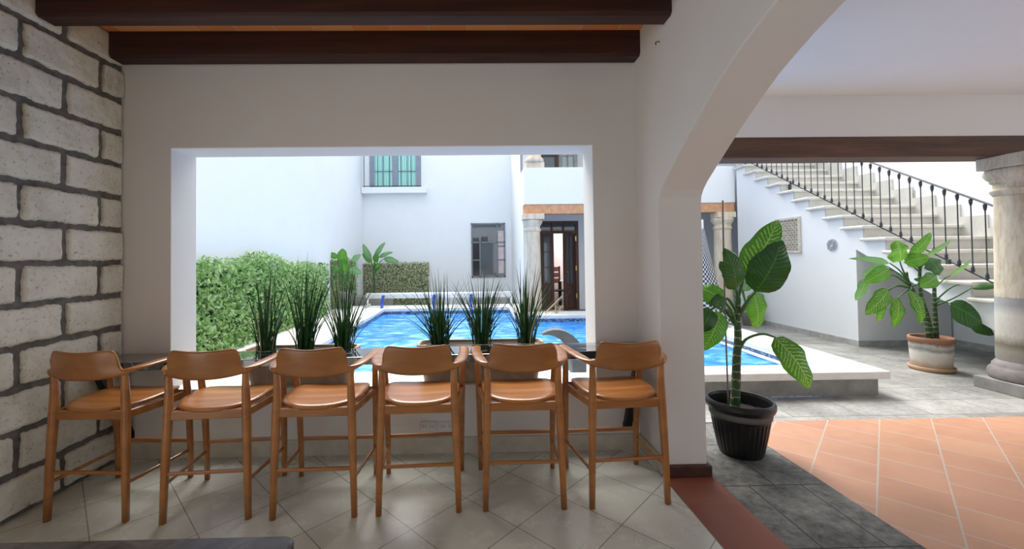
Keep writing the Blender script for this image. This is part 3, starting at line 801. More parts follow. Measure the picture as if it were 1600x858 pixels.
# carved lattice screen
sc = empty('lattice_panel', (5.80, 7.62, 1.77)); tag(sc, 'square carved stone lattice panel on the white stair wall', 'wall panel')
bm = bmesh.new()
for (a, b, c_, d_) in ((-0.315, -0.265, -0.33, 0.33), (0.265, 0.315, -0.33, 0.33), (-0.265, 0.265, -0.33, -0.285), (-0.265, 0.265, 0.285, 0.33)): box(bm, -0.03, 0.0, a, b, c_, d_)
obj('panel_frame', bm, M['lattice'], sc, bevel=0.006)
bm = bmesh.new()
for i in range(-6, 7):
    for sgn in (-1, 1):
        # diagonal bars clipped to the square
        pts = []
        for s_ in [j / 40 for j in range(-40, 41)]:
            yy = s_ * 0.265; zz = sgn * (yy * 1.0) + i * 0.088
            if abs(zz) <= 0.285: pts.append((-0.012, yy, zz))
        if len(pts) > 2: tube(bm, [pts[0], pts[-1]], 0.010, 4)
for i in range(6):
    for j in range(6):
        bm2c = (-0.014, -0.22 + i * 0.088, -0.22 + j * 0.088)
        ring = [(bm2c[0], bm2c[1] + 0.03 * math.cos(a), bm2c[2] + 0.03 * math.sin(a)) for a in [2 * math.pi * q / 10 for q in range(11)]]
        tube(bm, ring, 0.006, 4, cap=False)
obj('tracery', bm, M['lattice'], sc)
obj('shade_sheet', B(-0.004, 0.0, -0.265, 0.265, -0.285, 0.285), plain('shaded_recess', (0.36, 0.32, 0.27), 0.9), sc)  # flat sheet, shade between the bars put into its darker colour
# round enamel plaque
pq = empty('round_plaque', (5.80, 6.67, 1.565)); tag(pq, 'small round grey metal sun plaque on the white stair wall', 'wall ornament')
bm = bmesh.new()
nr = 32
ring = []
for k in range(nr * 2):
    a = math.pi * k / nr; r_ = 0.105 if k % 2 == 0 else 0.088
    ring.append((r_ * math.cos(a), r_ * math.sin(a)))
prism(bm, ring, 'x', -0.012, 0.0); obj('disc', bm, plain('grey_enamel', (0.62, 0.66, 0.70), 0.4, 0.3, 0.3, 40), pq)
bm = bmesh.new()
for rr_ in (0.03, 0.055, 0.075): tube(bm, [(-0.014, rr_ * math.cos(a), rr_ * math.sin(a)) for a in [2 * math.pi * q / 24 for q in range(25)]], 0.005, 5, cap=False)
for q in range(8):
    a = q * math.pi / 4; tube(bm, [(-0.014, 0.03 * math.cos(a), 0.03 * math.sin(a)), (-0.014, 0.09 * math.cos(a + .2), 0.09 * math.sin(a + .2))], 0.005, 5)
obj('relief', bm, plain('grey_relief', (0.32, 0.35, 0.38), 0.5, 0.2), pq)
tp = empty('garden_tap', (7.28, 5.62, 0.78)); tag(tp, 'small dark garden tap low on the white wall beside the column', 'tap')
bm = bmesh.new(); tube(bm, [(0, 0, 0), (-0.06, 0, 0), (-0.08, 0, -0.03)], 0.014, 8); obj('spout', bm, M['steel'], tp)
bm = bmesh.new(); tube(bm, [(-0.045, 0, 0), (-0.045, 0, 0.035)], 0.008, 8); tube(bm, [(-0.045, -0.03, 0.035), (-0.045, 0.03, 0.035)], 0.008, 8); obj('handle', bm, M['steel'], tp)

# solar cover reel at the far end of the pool
rl = empty('cover_reel', (-1.1, 10.25, 0.25)); tag(rl, 'white pool cover reel tube across the far end of the pool', 'pool reel')
bm = bmesh.new(); tube(bm, [(-1.62, 0, 0.27), (1.95, 0, 0.27)], 0.07, 20); obj('roller', bm, M['white_metal'], rl, smooth=True)
for sx in (-1.60, 1.93):
    bm = bmesh.new(); tube(bm, [(sx, 0, 0.27), (sx, 0, 0.03)], 0.025, 8); tube(bm, [(sx, -0.2, 0.03), (sx, 0.2, 0.03)], 0.025, 8); obj('stand', bm, M['white_metal'], rl)
    for sy in (-0.2, 0.2):
        bm = bmesh.new(); tube(bm, [(sx - 0.02, sy, 0.03), (sx + 0.02, sy, 0.03)], 0.035, 12); obj('caster', bm, M['stone_grey'], rl)
for sx in (-1.2, 0.05, 0.95):
    bm = bmesh.new()
    path = [(sx, 0.06, 0.33), (sx, 0.0, 0.345), (sx, -0.075, 0.28), (sx - 0.02, -0.14, 0.10), (sx, -0.22, 0.012), (sx + .02, -0.38, 0.006), (sx + 0.02, -0.42, -0.10)]
    for a, b in zip(path, path[1:]):
        va = [bm.verts.new((a[0] + d, a[1], a[2])) for d in (-0.035, 0.035)]; vb = [bm.verts.new((b[0] + d, b[1], b[2])) for d in (-0.035, 0.035)]
        bm.faces.new((va[0], va[1], vb[1], vb[0]))
    bmesh.ops.remove_doubles(bm, verts=bm.verts, dist=1e-5)
    o = obj('strap', bm, M['blue_strap'], rl); s_ = o.modifiers.new('s', 'SOLIDIFY'); s_.thickness = 0.006
# low dark box behind the reel
o = obj('equipment_box', B(-3.30, -2.35, 11.2, 11.7, 0.0, 0.42), M['concrete'], bevel=0.02); tag(o, 'low brown-grey concrete box behind the left end of the reel', 'box')
# stepped bench at far right of the pool
o = obj('stone_bench', B(-0.2, 1.0, 11.6, 12.6, 0.0, 0.30), M['stone_grey'], bevel=0.02); tag(o, 'low grey stone bench below the back window', 'bench')

# tan handrail by the double door
hr = empty('pool_handrail', (1.62, 8.62, 0.25)); tag(hr, 'tan metal handrail sloping beside the far pool coping', 'handrail')
bm = bmesh.new(); tube(bm, [(-0.22, 0, -0.0), (-0.2, 0, 0.03), (0.16, 0, 0.37)], 0.016, 8); tube(bm, [(0.02, 0, 0.0), (0.14, 0, 0.16)], 0.013, 8); obj('rail', bm, M['tan_rail'], hr)
bm = bmesh.new(); tube(bm, [(-0.0, 0, 0.0), (-0.0, 0, 0.22)], 0.014, 8); obj('post', bm, M['tan_rail'], hr)

# grey arched water spout on the near coping
sp_ = empty('water_blade', (0.72, 4.21, 0.25)); tag(sp_, 'curved grey water spout rising from the near pool coping', 'spout')
bm = bmesh.new()
path = bez((0.30, 0, 0), (0.30, 0, 0.34), (0.10, 0, 0.46), (-0.07, 0, 0.395), 10)
vsr = []
for i, p in enumerate(path):
    w = 0.10 - 0.05 * i / 10; 
    t_ = (path[min(i + 1, 10)] - path[max(i - 1, 0)]).normalized(); nn = Vector((t_.z, 0, -t_.x)) * (0.085 - 0.076 * (i / 10) ** 1.5)
    vsr.append([bm.verts.new(p + nn + Vector((0, -w, 0))), bm.verts.new(p + nn + Vector((0, w, 0))), bm.verts.new(p - nn + Vector((0, w, 0))), bm.verts.new(p - nn + Vector((0, -w, 0)))])
for a, b in zip(vsr, vsr[1:]):
    for k in range(4): bm.faces.new((a[k], a[(k + 1) % 4], b[(k + 1) % 4], b[k]))
bm.faces.new(vsr[0]); bm.faces.new(vsr[-1][::-1]); obj('blade', bm, plain('grey_metal_sheet', (0.13, 0.145, 0.16), 0.85, 0.0), sp_, smooth=False, bevel=0.004)

# woven cone (hanging cover) by the pool, seen behind the plant
cn = empty('woven_cone', (3.85, 7.0, 0.25)); tag(cn, 'tall cone of black and white checked weave on a pole beside the pool', 'woven cover')
vs, fs, uv = [], [], []
n_, m_ = 28, 14
for j in range(m_ + 1):
    tt = j / m_
    for i in range(n_ + 1):
        a = 2 * math.pi * i / n_; r_ = (0.03 + 0.25 * tt + 0.10 * tt * tt) * (1 + 0.10 * math.cos(a * 7) * tt)
        vs.append((r_ * math.cos(a), r_ * math.sin(a), 1.62 - 1.55 * tt)); uv.append((i / n_, tt * 0.9))
for j in range(m_):
    for i in range(n_): q = j * (n_ + 1) + i; fs.append((q, q + 1, q + n_ + 2, q + n_ + 1))
pydata('cover', vs, fs, M['weave'], cn, True, uv)
bm = bmesh.new(); tube(bm, [(0, 0, 0), (0, 0, 1.78)], 0.018, 8); obj('pole', bm, M['white_metal'], cn)

# ------------------------------------------------------------------ hedges
def leafwall(bmv, f, count, size, spread=0.9):
    """scatter small folded leaves; f(u, v) -> (point, outward normal)"""
    vs, fs = [], []
    for _ in range(count):
        p, nrm = f(random.random(), random.random())
        p = Vector(p); nrm = Vector(nrm)
        d = Vector((random.gauss(0, 1), random.gauss(0, 1), random.gauss(0, 1))).normalized()
        nn = (nrm + d * spread).normalized()
        t = nn.cross(Vector((random.uniform(-1, 1), random.uniform(-1, 1), random.uniform(-1, 1)))).normalized()
        b = nn.cross(t)
        s = size * random.uniform(0.6, 1.25); w = s * random.uniform(0.35, 0.5)
        k = len(vs)
        vs += [p - t * s * 0.5, p + b * w * 0.5 + nn * s * 0.08 - t * s * 0.1, p + t * s * 0.5 - nn * s * 0.1, p - b * w * 0.5 + nn * s * 0.08 - t * s * 0.1]
        fs += [(k, k + 1, k + 2), (k, k + 2, k + 3)]
    return vs, fs
def hedge_top(y): return 1.33 + 0.10 * math.sin(y * 1.4 - 0.9) + 0.05 * math.sin(y * 4.1)
def fh(u, v):
    y = 3.5 + 5.4 * u ** 1.1
    zt_ = hedge_top(y) + random.uniform(-0.05, 0.07)
    r_ = random.random()
    if r_ < 0.85: return ((-3.26 + random.uniform(-0.13, 0.11), y, 0.25 + (zt_ - 0.25) * v), (1, -0.35, 0.3))
    if r_ < 0.95: return ((-3.45 + 0.28 * v, y, zt_ + random.uniform(-0.03, 0.04)), (0.3, 0, 1))
    return ((-3.45 + 0.28 * random.random(), random.uniform(8.85, 8.95), 0.25 + 1.1 * v), (0, 1, 0))
h = empty('garden_hedge', (-3.3, 6.2, 0.25)); tag(h, 'long leafy green hedge along the left garden wall', 'hedge')
def inh(o, l): o.matrix_parent_inverse = Matrix.Translation((-l[0], -l[1], -l[2])); return o
vs, fs = leafwall(None, fh, 13000, 0.078)
inh(pydata('foliage', vs, fs, M['hedge'], h), (-3.3, 6.2, 0.25))
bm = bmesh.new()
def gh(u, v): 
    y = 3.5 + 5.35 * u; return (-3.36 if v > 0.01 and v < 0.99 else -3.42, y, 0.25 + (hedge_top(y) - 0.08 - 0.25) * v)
grid(bm, gh, 60, 6); inh(obj('shade_backing', bm, M['backing'], h, recalc=False), (-3.3, 6.2, 0.25))  # dark sheet, the shade inside the hedge put into its colour
bm = bmesh.new()
for k in range(26):
    y = random.uniform(3.6, 8.6); zt_ = hedge_top(y)
    tube(bm, [(-3.3, y, zt_ - 0.15), (-3.3 + random.uniform(-.06, .06), y + random.uniform(-.12, .12), zt_ + random.uniform(0.04, 0.12))], 0.003, 4)
inh(obj('twigs', bm, M['twig'], h), (-3.3, 6.2, 0.25))

def ivy(name, label, f, cnt, backbox, mat='ivy', size=0.05):
    h = empty(name, (backbox[0], backbox[2], backbox[4])); tag(h, label, 'climbing plant')
    L_ = (backbox[0], backbox[2], backbox[4])
    vs, fs = leafwall(None, f, cnt, size, 0.6); inh(pydata('foliage', vs, fs, M[mat], h), L_)
    inh(obj('shade_backing', B(*backbox), plain('ivy_shade', (0.16, 0.16, 0.09), 0.95, 0, 0.4, 20), h), L_)  # dull sheet, shade behind the ivy leaves put into its colour
def fi(u, v):
    if random.random() < 0.9: return ((-3.44 + 1.94 * u, 12.58 + random.uniform(-.04, .04), 0.02 + 1.30 * v), (0, -1, 0.2))
    return ((-1.5 + random.uniform(-.03, .03), 12.6, 0.02 + 1.30 * v), (0.5, -1, 0.2))
ivy('ivy_panel', 'square panel of speckled olive ivy on the back wall behind the reel', fi, 4600, (-3.44, -1.53, 12.62, 12.69, 0.03, 1.28), size=0.06)
def fi2(u, v): return ((-3.38 + random.uniform(-.04, .04), 9.75 + 2.0 * u, 0.02 + 1.42 * v), (1, -0.3, 0.2))
ivy('ivy_column', 'narrow panel of green ivy on the left wall near the garden corner', fi2, 3000, (-3.45, -3.41, 9.8, 11.7, 0.03, 1.40), 'hedge')

# ------------------------------------------------------------------ broad-leaved plants
def leaf_mesh(base, tip, width, side=None, droop=0.10, fold=0.18, n=14, m_=4, face=Vector((0, -1, 0.35)), wav=0.055):
    base, tip = Vector(base), Vector(tip); d = tip - base; L = d.length; t = d.normalized()
    fc = face - t * face.dot(t)
    if fc.length < 0.2: fc = Vector((0, 0, 1)) - t * t.z
    fc.normalize(); s = t.cross(fc).normalized()
    ph = random.uniform(0, 6)
    vs, uv, fs = [], [], []
    for i in range(n + 1):
        v = i / n
        # ovate outline, widest at 40 %
        w = width * 0.5 * (math.sin(math.pi * min(1, v ** 0.78)) ** 0.62) if 0 < v < 1 else 0
        w *= 1.06 if v < 0.5 else 1.0 - 0.10 * (v - 0.5)
        c = base + d * v + fc * (droop * L * (math.sin(math.pi * v)) )
        for j in range(-m_, m_ + 1):
            u = j / m_
            p = c + s * (w * u) - fc * (fold * w * u * u) + fc * (abs(u) * wav * width * math.sin(v * 14 + ph + (1.5 if u > 0 else 0))) + fc * (0.05 * w * abs(u))
            vs.append(p); uv.append((0.5 + 0.5 * u, v))
    W = 2 * m_ + 1
    for i in range(n):
        for j in range(W - 1):
            q = i * W + j; fs.append((q, q + 1, q + W + 1, q + W))
    return vs, fs, uv
def plant(root, stems, leaves, rel, stem_r=0.02, pet_r=0.006):
    T = Matrix.Translation((-rel[0], -rel[1], -rel[2]))
    for st in stems:
        bm = bmesh.new(); pts = smoothpath(st, 5); k = len(pts)
        tube(bm, pts, [stem_r * (1.0 - 0.45 * i / k) for i in range(k)], 12); o = obj('stem', bm, M['stem'], root, smooth=True); o.matrix_parent_inverse = T
    for pet, b, t_, w, kind in leaves:
        vs, fs, uv = leaf_mesh(b, t_, w)
        o = pydata('leaf', vs, fs, M['leaf_' + kind], root, True, uv); o.matrix_parent_inverse = T
        bm = bmesh.new(); pts = smoothpath(list(pet) + [b], 5); k = len(pts)
        tube(bm, pts, [pet_r * (1.3 - 0.6 * i / k) for i in range(k)], 8)
        q = obj('petiole', bm, M['petiole'], o, smooth=True); q.matrix_parent_inverse = Matrix.Identity(4)
NEAR = [
  ([(1.882,2.980,1.088),(1.906,2.970,1.190)], (1.918,2.950,1.274), (2.138,2.900,1.663), 0.214, 'a'),
  ([(1.892,2.970,0.997),(1.924,2.930,1.093)], (1.965,2.900,1.158), (2.132,2.860,1.516), 0.260, 'd'),
  ([(1.876,2.980,1.042),(1.864,2.950,1.128)], (1.843,2.930,1.171), (1.741,2.880,1.468), 0.172, 'd'),
  ([(1.893,2.980,0.972),(1.999,3.030,1.081)], (2.068,3.080,1.137), (2.126,3.140,0.854), 0.157, 'b'),
  ([(1.883,2.980,0.728),(1.921,2.950,0.816),(2.020,2.930,0.855)], (2.109,2.920,0.833), (2.336,2.900,0.474), 0.198, 'a'),
  ([(1.878,2.980,0.926),(1.858,3.020,1.014)], (1.831,3.060,1.080), (1.685,3.150,1.181), 0.161, 'b'),
  ([(1.872,2.980,0.880),(1.828,2.950,0.991),(1.766,2.930,1.031)], (1.723,2.920,1.015), (1.578,2.900,0.750), 0.162, 'b'),
  ([(1.868,2.980,0.903),(1.788,2.960,1.009),(1.693,2.930,1.050)], (1.659,2.920,1.038), (1.543,2.880,0.880), 0.135, 'd'),
  ([(1.880,2.980,0.995),(1.807,2.950,1.092)], (1.774,2.940,1.112), (1.630,2.900,1.073), 0.091, 'd'),
  ([(1.878,2.980,1.111),(1.890,3.020,1.168)], (1.890,3.040,1.223), (1.816,3.080,1.375), 0.103, 'd'),
]
FAR = [
  ([(5.224,4.950,1.073),(5.106,4.900,1.230)], (5.057,4.880,1.316), (4.969,4.840,1.568), 0.286, 'b'),
  ([(5.372,4.950,1.226),(5.280,4.950,1.320)], (5.242,4.950,1.367), (5.551,4.970,1.669), 0.115, 'b'),
  ([(5.370,4.950,1.187),(5.225,4.900,1.267)], (5.111,4.880,1.307), (5.328,4.800,1.374), 0.166, 'b'),
  ([(5.379,4.950,1.226),(5.383,4.900,1.319)], (5.371,4.860,1.358), (5.452,4.800,1.153), 0.225, 'd'),
  ([(5.538,4.950,0.991),(5.508,4.900,1.072)], (5.495,4.880,1.134), (5.194,4.800,1.021), 0.181, 'b'),
  ([(5.217,4.950,1.088),(5.118,4.950,1.213)], (5.003,4.950,1.300), (4.455,4.900,1.361), 0.076, 'p'),
  ([(5.224,4.950,1.057),(5.065,4.900,1.170)], (4.902,4.860,1.234), (4.531,4.800,1.075), 0.173, 'b'),
  ([(5.231,4.950,1.026),(5.088,5.000,1.150),(4.927,5.000,1.089)], (4.726,4.980,1.108), (4.564,4.950,0.849), 0.115, 'p'),
  ([(5.238,4.950,0.995),(5.053,4.900,1.032)], (4.886,4.860,0.983), (4.535,4.800,0.700), 0.188, 'a'),
  ([(5.259,4.970,0.993),(5.128,5.020,1.007)], (4.958,5.030,0.867), (4.917,5.030,0.577), 0.124, 'a'),
  ([(5.245,4.950,0.979),(5.113,4.900,0.939)], (5.002,4.870,0.882), (4.914,4.840,0.546), 0.165, 'a'),
  ([(5.262,4.950,1.026),(5.187,4.880,1.001)], (5.136,4.840,0.974), (5.211,4.800,0.586), 0.164, 'a'),
  ([(5.540,4.950,0.805),(5.506,4.850,0.847)], (5.548,4.800,0.821), (5.931,4.700,0.459), 0.311, 'd'),
  ([(5.547,4.950,0.774),(5.662,4.850,0.875)], (5.702,4.700,1.007), (5.872,4.500,1.047), 0.073, 'd'),
  ([(5.571,4.970,0.833),(5.710,4.900,1.008),(5.763,4.800,1.044)], (5.800,4.780,1.045), (5.906,4.600,1.026), 0.052, 'd'),
  ([(5.434,4.970,1.264),(5.501,5.000,1.341)], (5.464,4.950,1.380), (5.713,4.900,1.570), 0.053, 'p'),
  ([(5.568,4.970,0.989),(5.725,5.000,1.095)], (5.683,4.900,1.139), (5.843,4.800,1.337), 0.045, 'p'),
  ([(5.238,4.970,1.071),(5.150,5.020,1.187)], (5.070,5.050,1.259), (4.793,5.100,1.149), 0.132, 'p'),
  ([(5.267,4.970,1.009),(5.396,5.000,1.036)], (5.506,5.020,1.049), (5.350,5.000,1.099), 0.070, 'd'),
]
NSTEM=[(1.844,2.980,0.283),(1.858,2.980,0.489),(1.867,2.980,0.673),(1.880,2.980,0.811),(1.879,2.980,0.972),(1.887,2.980,1.111)]
FSA=[(5.463,4.950,0.389),(5.416,4.950,0.644),(5.321,4.950,0.878),(5.224,4.950,1.073),(5.204,4.950,1.189)]
FSB=[(5.494,4.950,0.388),(5.447,4.950,0.644),(5.384,4.950,0.877),(5.368,4.950,1.110),(5.381,4.950,1.288)]
FSC=[(5.550,4.950,0.387),(5.542,4.950,0.642),(5.541,4.950,0.836),(5.546,4.950,0.991),(5.557,4.950,1.099)]
BP0 = [
  ([(-3.125,9.900,0.898),(-3.184,9.900,1.126)], (-3.198,9.900,1.354), (-3.149,9.800,1.686), 0.260, 'b'),
  ([(-3.125,9.900,0.898),(-3.274,9.900,1.203)], (-3.303,9.900,1.477), (-3.556,9.850,1.571), 0.138, 'b'),
  ([(-3.109,9.900,0.898),(-3.305,9.900,1.128)], (-3.409,9.900,1.357), (-3.707,9.850,1.512), 0.122, 'p'),
  ([(-3.125,9.900,0.898),(-3.002,9.900,1.200)], (-2.971,9.900,1.382), (-2.758,9.900,1.531), 0.153, 'p'),
  ([(-3.125,9.900,0.898),(-3.048,9.900,1.125)], (-3.047,9.900,1.201), (-2.703,9.800,1.079), 0.183, 'p'),
  ([(-3.125,9.900,0.898),(-3.199,9.900,1.126)], (-3.244,9.900,1.233), (-3.391,9.800,1.132), 0.183, 'b'),
  ([(-3.125,9.900,0.898),(-3.184,9.900,1.126)], (-3.123,9.900,1.126), (-3.165,9.800,1.445), 0.183, 'b'),
]
BP1 = [
  ([(-2.930,11.800,0.969),(-2.964,11.800,1.241)], (-3.017,11.800,1.368), (-3.231,11.800,1.861), 0.182, 'p'),
  ([(-2.930,11.800,0.969),(-2.910,11.800,1.295)], (-2.890,11.800,1.476), (-2.598,11.800,1.908), 0.146, 'p'),
  ([(-2.930,11.800,0.969),(-2.856,11.800,1.240)], (-2.782,11.800,1.474), (-2.383,11.800,1.615), 0.127, 'p'),
  ([(-2.930,11.800,0.969),(-2.783,11.800,1.293)], (-2.638,11.800,1.436), (-2.204,11.800,1.322), 0.182, 'p'),
  ([(-2.930,11.800,0.969),(-2.964,11.800,1.241)], (-2.982,11.800,1.332), (-3.251,11.800,1.589), 0.164, 'b'),
  ([(-2.930,11.800,0.969),(-2.892,11.800,1.240)], (-2.891,11.800,1.331), (-2.817,11.800,1.656), 0.164, 'b'),
  ([(-2.930,11.800,0.969),(-2.784,11.800,1.184)], (-2.747,11.800,1.293), (-2.868,11.700,1.152), 0.127, 'b'),
]
BP2 = [
  ([(5.493,8.300,0.105),(5.411,8.300,0.493)], (5.376,8.300,0.687), (5.545,8.300,1.163), 0.307, 'p'),
  ([(5.493,8.300,0.105),(5.577,8.300,0.362)], (5.638,8.300,0.683), (5.612,8.200,0.322), 0.256, 'p'),
  ([(5.493,8.300,0.105),(5.326,8.300,0.752)], (5.233,8.300,1.270), (5.108,8.300,1.504), 0.179, 'p'),
  ([(5.493,8.300,0.105),(5.352,8.300,0.752)], (5.339,8.300,1.333), (5.475,8.300,1.526), 0.154, 'p'),
  ([(5.493,8.300,0.105),(5.584,8.300,0.620)], (5.619,8.300,1.007), (5.808,8.200,0.906), 0.179, 'p'),
]

# black ribbed pot in the arch
pc = (1.885, 2.985, 0)
pt = empty('black_pot', pc); tag(pt, 'black ribbed plastic flower pot standing in the archway', 'flower pot')
bm = bmesh.new()
n_ = 96
prof = [(0.0, 0.0, 0), (0.135, 0.0, 0), (0.142, 0.01, 0), (0.150, 0.04, .4), (0.172, 0.15, 1), (0.187, 0.24, 1), (0.190, 0.262, 0), (0.196, 0.268, 0), (0.200, 0.315, 0), (0.214, 0.320, 0), (0.223, 0.345, 0), (0.221, 0.368, 0), (0.212, 0.382, 0), (0.200, 0.380, 0), (0.194, 0.36, 0), (0.185, 0.28, 0), (0.0, 0.28, 0)]
rings = []
for r_, z, rb in prof:
    if r_ == 0: rings.append([bm.verts.new((0, 0, z))]); continue
    rings.append([bm.verts.new(((r_ - rb * 0.006 * (k % 3 == 0)) * math.cos(2 * math.pi * k / n_), (r_ - rb * 0.006 * (k % 3 == 0)) * math.sin(2 * math.pi * k / n_), z)) for k in range(n_)])
for a, b in zip(rings, rings[1:]):
    for k in range(n_):
        k2 = (k + 1) % n_
        if len(a) == 1: bm.faces.new((a[0], b[k], b[k2]))
        elif len(b) == 1: bm.faces.new((a[k], b[0], a[k2]))
        else: bm.faces.new((a[k], a[k2], b[k2], b[k]))
obj('pot_body', bm, M['black_plastic'], pt, smooth=False)
def soil_bm(r_, z, amp=0.008):
    bm = bmesh.new(); rings = [[bm.verts.new((0, 0, z + 0.01))]]
    for q in range(1, 9):
        rings.append([bm.verts.new((r_ * q / 8 * math.cos(2 * math.pi * k / 28), r_ * q / 8 * math.sin(2 * math.pi * k / 28), z + random.uniform(-amp, amp))) for k in range(28)])
    for a, b in zip(rings, rings[1:]):
        for k in range(28):
            k2 = (k + 1) % 28
            if len(a) == 1: bm.faces.new((a[0], b[k], b[k2]))
            else: bm.faces.new((a[k], a[k2], b[k2], b[k]))
    return bm
obj('soil', soil_bm(0.188, 0.295), M['soil'], pt)
band = bmesh.new(); lathe(band, [(0.1915, 0.268), (0.1985, 0.272), (0.2025, 0.313), (0.197, 0.315)], n=64)
o = obj('collar_band', band, plain('dusty_grey_plastic', (0.13, 0.125, 0.12), 0.7), pt, smooth=True); o['label'] = 'dusty grey band under the rim'
pn = empty('broad_leaf_plant', (1.85, 2.98, 0.29)); tag(pn, 'tall broad-leaved plant with striped leaves in the black pot', 'plant')
plant(pn, [NSTEM], NEAR, (1.85, 2.98, 0.29), 0.034, 0.0095)
rd = bmesh.new(); tube(rd, smoothpath([(1.782, 2.95, 0.29), (1.768, 2.94, 0.9), (1.757, 2.925, 1.35), (1.752, 2.915, 1.81)], 5), 0.0055, 8)
o = obj('plant_stake', rd, plain('thin_metal_rod', (0.22, 0.20, 0.19), 0.5, 0.4), smooth=True); tag(o, 'thin upright metal rod stuck in the soil of the black pot', 'stake')

# lime stained clay pot by the stair
cp = empty('clay_pot', (5.50, 4.97, 0)); tag(cp, 'lime-stained terracotta flower pot on a saucer near the column', 'flower pot')
bm = bmesh.new(); lathe(bm, [(0, 0.03), (0.172, 0.03), (0.178, 0.05), (0.188, 0.20), (0.197, 0.345), (0.201, 0.35), (0.203, 0.395), (0.198, 0.402), (0.180, 0.400), (0.176, 0.36), (0, 0.36)], n=48); obj('pot_body', bm, M['clay'], cp, smooth=True, bevel=0.003)
bm = bmesh.new(); lathe(bm, [(0, 0.0), (0.19, 0.0), (0.205, 0.02), (0.208, 0.05), (0.198, 0.052), (0.19, 0.03), (0, 0.03)], n=48); obj('saucer', bm, M['clay'], cp, smooth=True)
obj('soil', soil_bm(0.177, 0.368), M['soil'], cp)
pf = empty('variegated_plant', (5.50, 4.96, 0.37)); tag(pf, 'bushy three-stemmed plant with striped leaves in the clay pot', 'plant')
plant(pf, [FSA, FSB, FSC], FAR, (5.50, 4.96, 0.37), 0.026, 0.008)

# two plants in the far left corner and one by the far right column
def small_pot(x, y, z, label, r_=0.16, h=0.3, mat=None):
    p = empty('garden_pot', (x, y, z)); tag(p, label, 'flower pot')
    bm = bmesh.new(); lathe(bm, [(0, 0), (r_ * 0.75, 0), (r_ * 0.95, h * 0.85), (r_, h * 0.86), (r_ * 1.02, h), (r_ * 0.9, h), (r_ * 0.88, h * 0.9), (0, h * 0.9)], n=28)
    obj('pot_body', bm, mat or M['concrete'], p, smooth=True)
    return p
x_ = BP0[0][0][0][0]
small_pot(x_, 9.95, 0.25, 'grey pot at the far left corner of the pool terrace', 0.18, 0.42)
p0 = empty('corner_plant', (x_, 9.95, 0.60)); tag(p0, 'light green broad-leaved plant with one round leaf before the narrow ivy', 'plant')
plant(p0, [[(x_, 9.95, 0.60), (x_ - 0.02, 9.93, 0.80), BP0[0][0][0]]], BP0, (x_, 9.95, 0.60), 0.04, 0.012)
x_ = BP1[0][0][0][0]
small_pot(x_, 11.85, 0.0, 'dark pot between the reel and the back ivy panel', 0.2, 0.45)
p1 = empty('pale_plant', (x_, 11.85, 0.40)); tag(p1, 'pale spiky broad-leaved plant rising above the back ivy panel', 'plant')
plant(p1, [[(x_, 11.85, 0.40), (x_, 11.85, 0.8), BP1[0][0][0]]], BP1, (x_, 11.85, 0.40), 0.035, 0.012)
x_ = BP2[0][0][0][0]
small_pot(x_, 8.3, 0.0, 'grey pot by the stair wall behind the pool', 0.17, 0.3)
p2 = empty('porch_plant', (x_, 8.3, 0.27)); tag(p2, 'pale green plant standing by the stair wall beyond the pool', 'plant')
plant(p2, [[(x_, 8.3, 0.27), BP2[0][0][0], (BP2[0][0][1][0], 8.3, BP2[0][0][1][2])]], BP2, (x_, 8.3, 0.27), 0.025, 0.01)

# ------------------------------------------------------------------ counter and planters
ct = obj('breakfast_counter', B(XL + 0.012, XR - 0.004, 2.788, YW - 0.001, 0.712, 0.765), M['granite'], bevel=0.004)
tag(ct, 'long polished black stone counter fixed below the window opening', 'counter')
# the counter steps up slightly to the right as in the house: follow with a gentle tilt
ct.rotation_euler = (0, R(-0.55), 0); ct.location = (0, 0, 0.012)
for i, (x, lab) in enumerate(((-2.52, 'black steel bracket under the counter in the corner by the block wall'), (1.09, 'black steel bracket under the counter in the corner by the pier'))):
    b = empty('counter_bracket', (x, YW, 0.14)); tag(b, lab, 'bracket')
    top_ = 0.545 if i == 0 else 0.578
    obj('wall_plate', B(-0.03, 0.03, -0.012, -0.001, 0.0, 0.06), M['steel'], b)
    obj('arm', B(-0.025, 0.025, -0.26, -0.001, top_ - 0.02, top_ - 0.002), M['steel'], b)
    bm = bmesh.new(); tube(bm, [(0, -0.012, 0.03), (0, -0.245, top_ - 0.02)], 0.034, 4, power=2); obj('brace', bm, M['steel'], b)
def planter(xa, xb, label, H_=0.292):
    p = empty('clay_planter', ((xa + xb) / 2, 3.205, zs)); tag(p, label, 'planter', None)
    hw = (xb - xa) / 2
    bm = bmesh.new()
    def ring(hx, hy, z, rr=0.05, n=6):
        pts = []
        for (cx, cy, a0) in ((hx - rr, hy - rr, 0), (-hx + rr, hy - rr, 90), (-hx + rr, -hy + rr, 180), (hx - rr, -hy + rr, 270)):
            for k in range(n + 1):
                a = R(a0 + 90 * k / n); pts.append(bm.verts.new((cx + rr * math.cos(a), cy + rr * math.sin(a), z)))
        return pts
    rs = [ring(hw - 0.05, 0.085, 0), ring(hw - 0.015, 0.105, H_ - 0.04), ring(hw, 0.115, H_ - 0.035), ring(hw, 0.115, H_), ring(hw - 0.02, 0.098, H_), ring(hw - 0.025, 0.093, H_ - 0.03)]
    bm.faces.new(rs[0][::-1])
    for a, b in zip(rs, rs[1:]):
        for k in range(len(a)): bm.faces.new((a[k], a[(k + 1) % len(a)], b[(k + 1) % len(a)], b[k]))
    bm.faces.new(rs[-1])
    obj('planter_body', bm, M['planter'], p, bevel=0.003)
    obj('soil', B(-hw + 0.06, hw - 0.06, -0.085, 0.085, H_ - 0.04, H_ - 0.018), M['soil'], p)
planter(-1.76, -0.92, 'long clay planter on the window sill, left of the two', 0.262)
planter(-0.46, 0.50, 'long clay planter on the window sill, right of the two', 0.285)
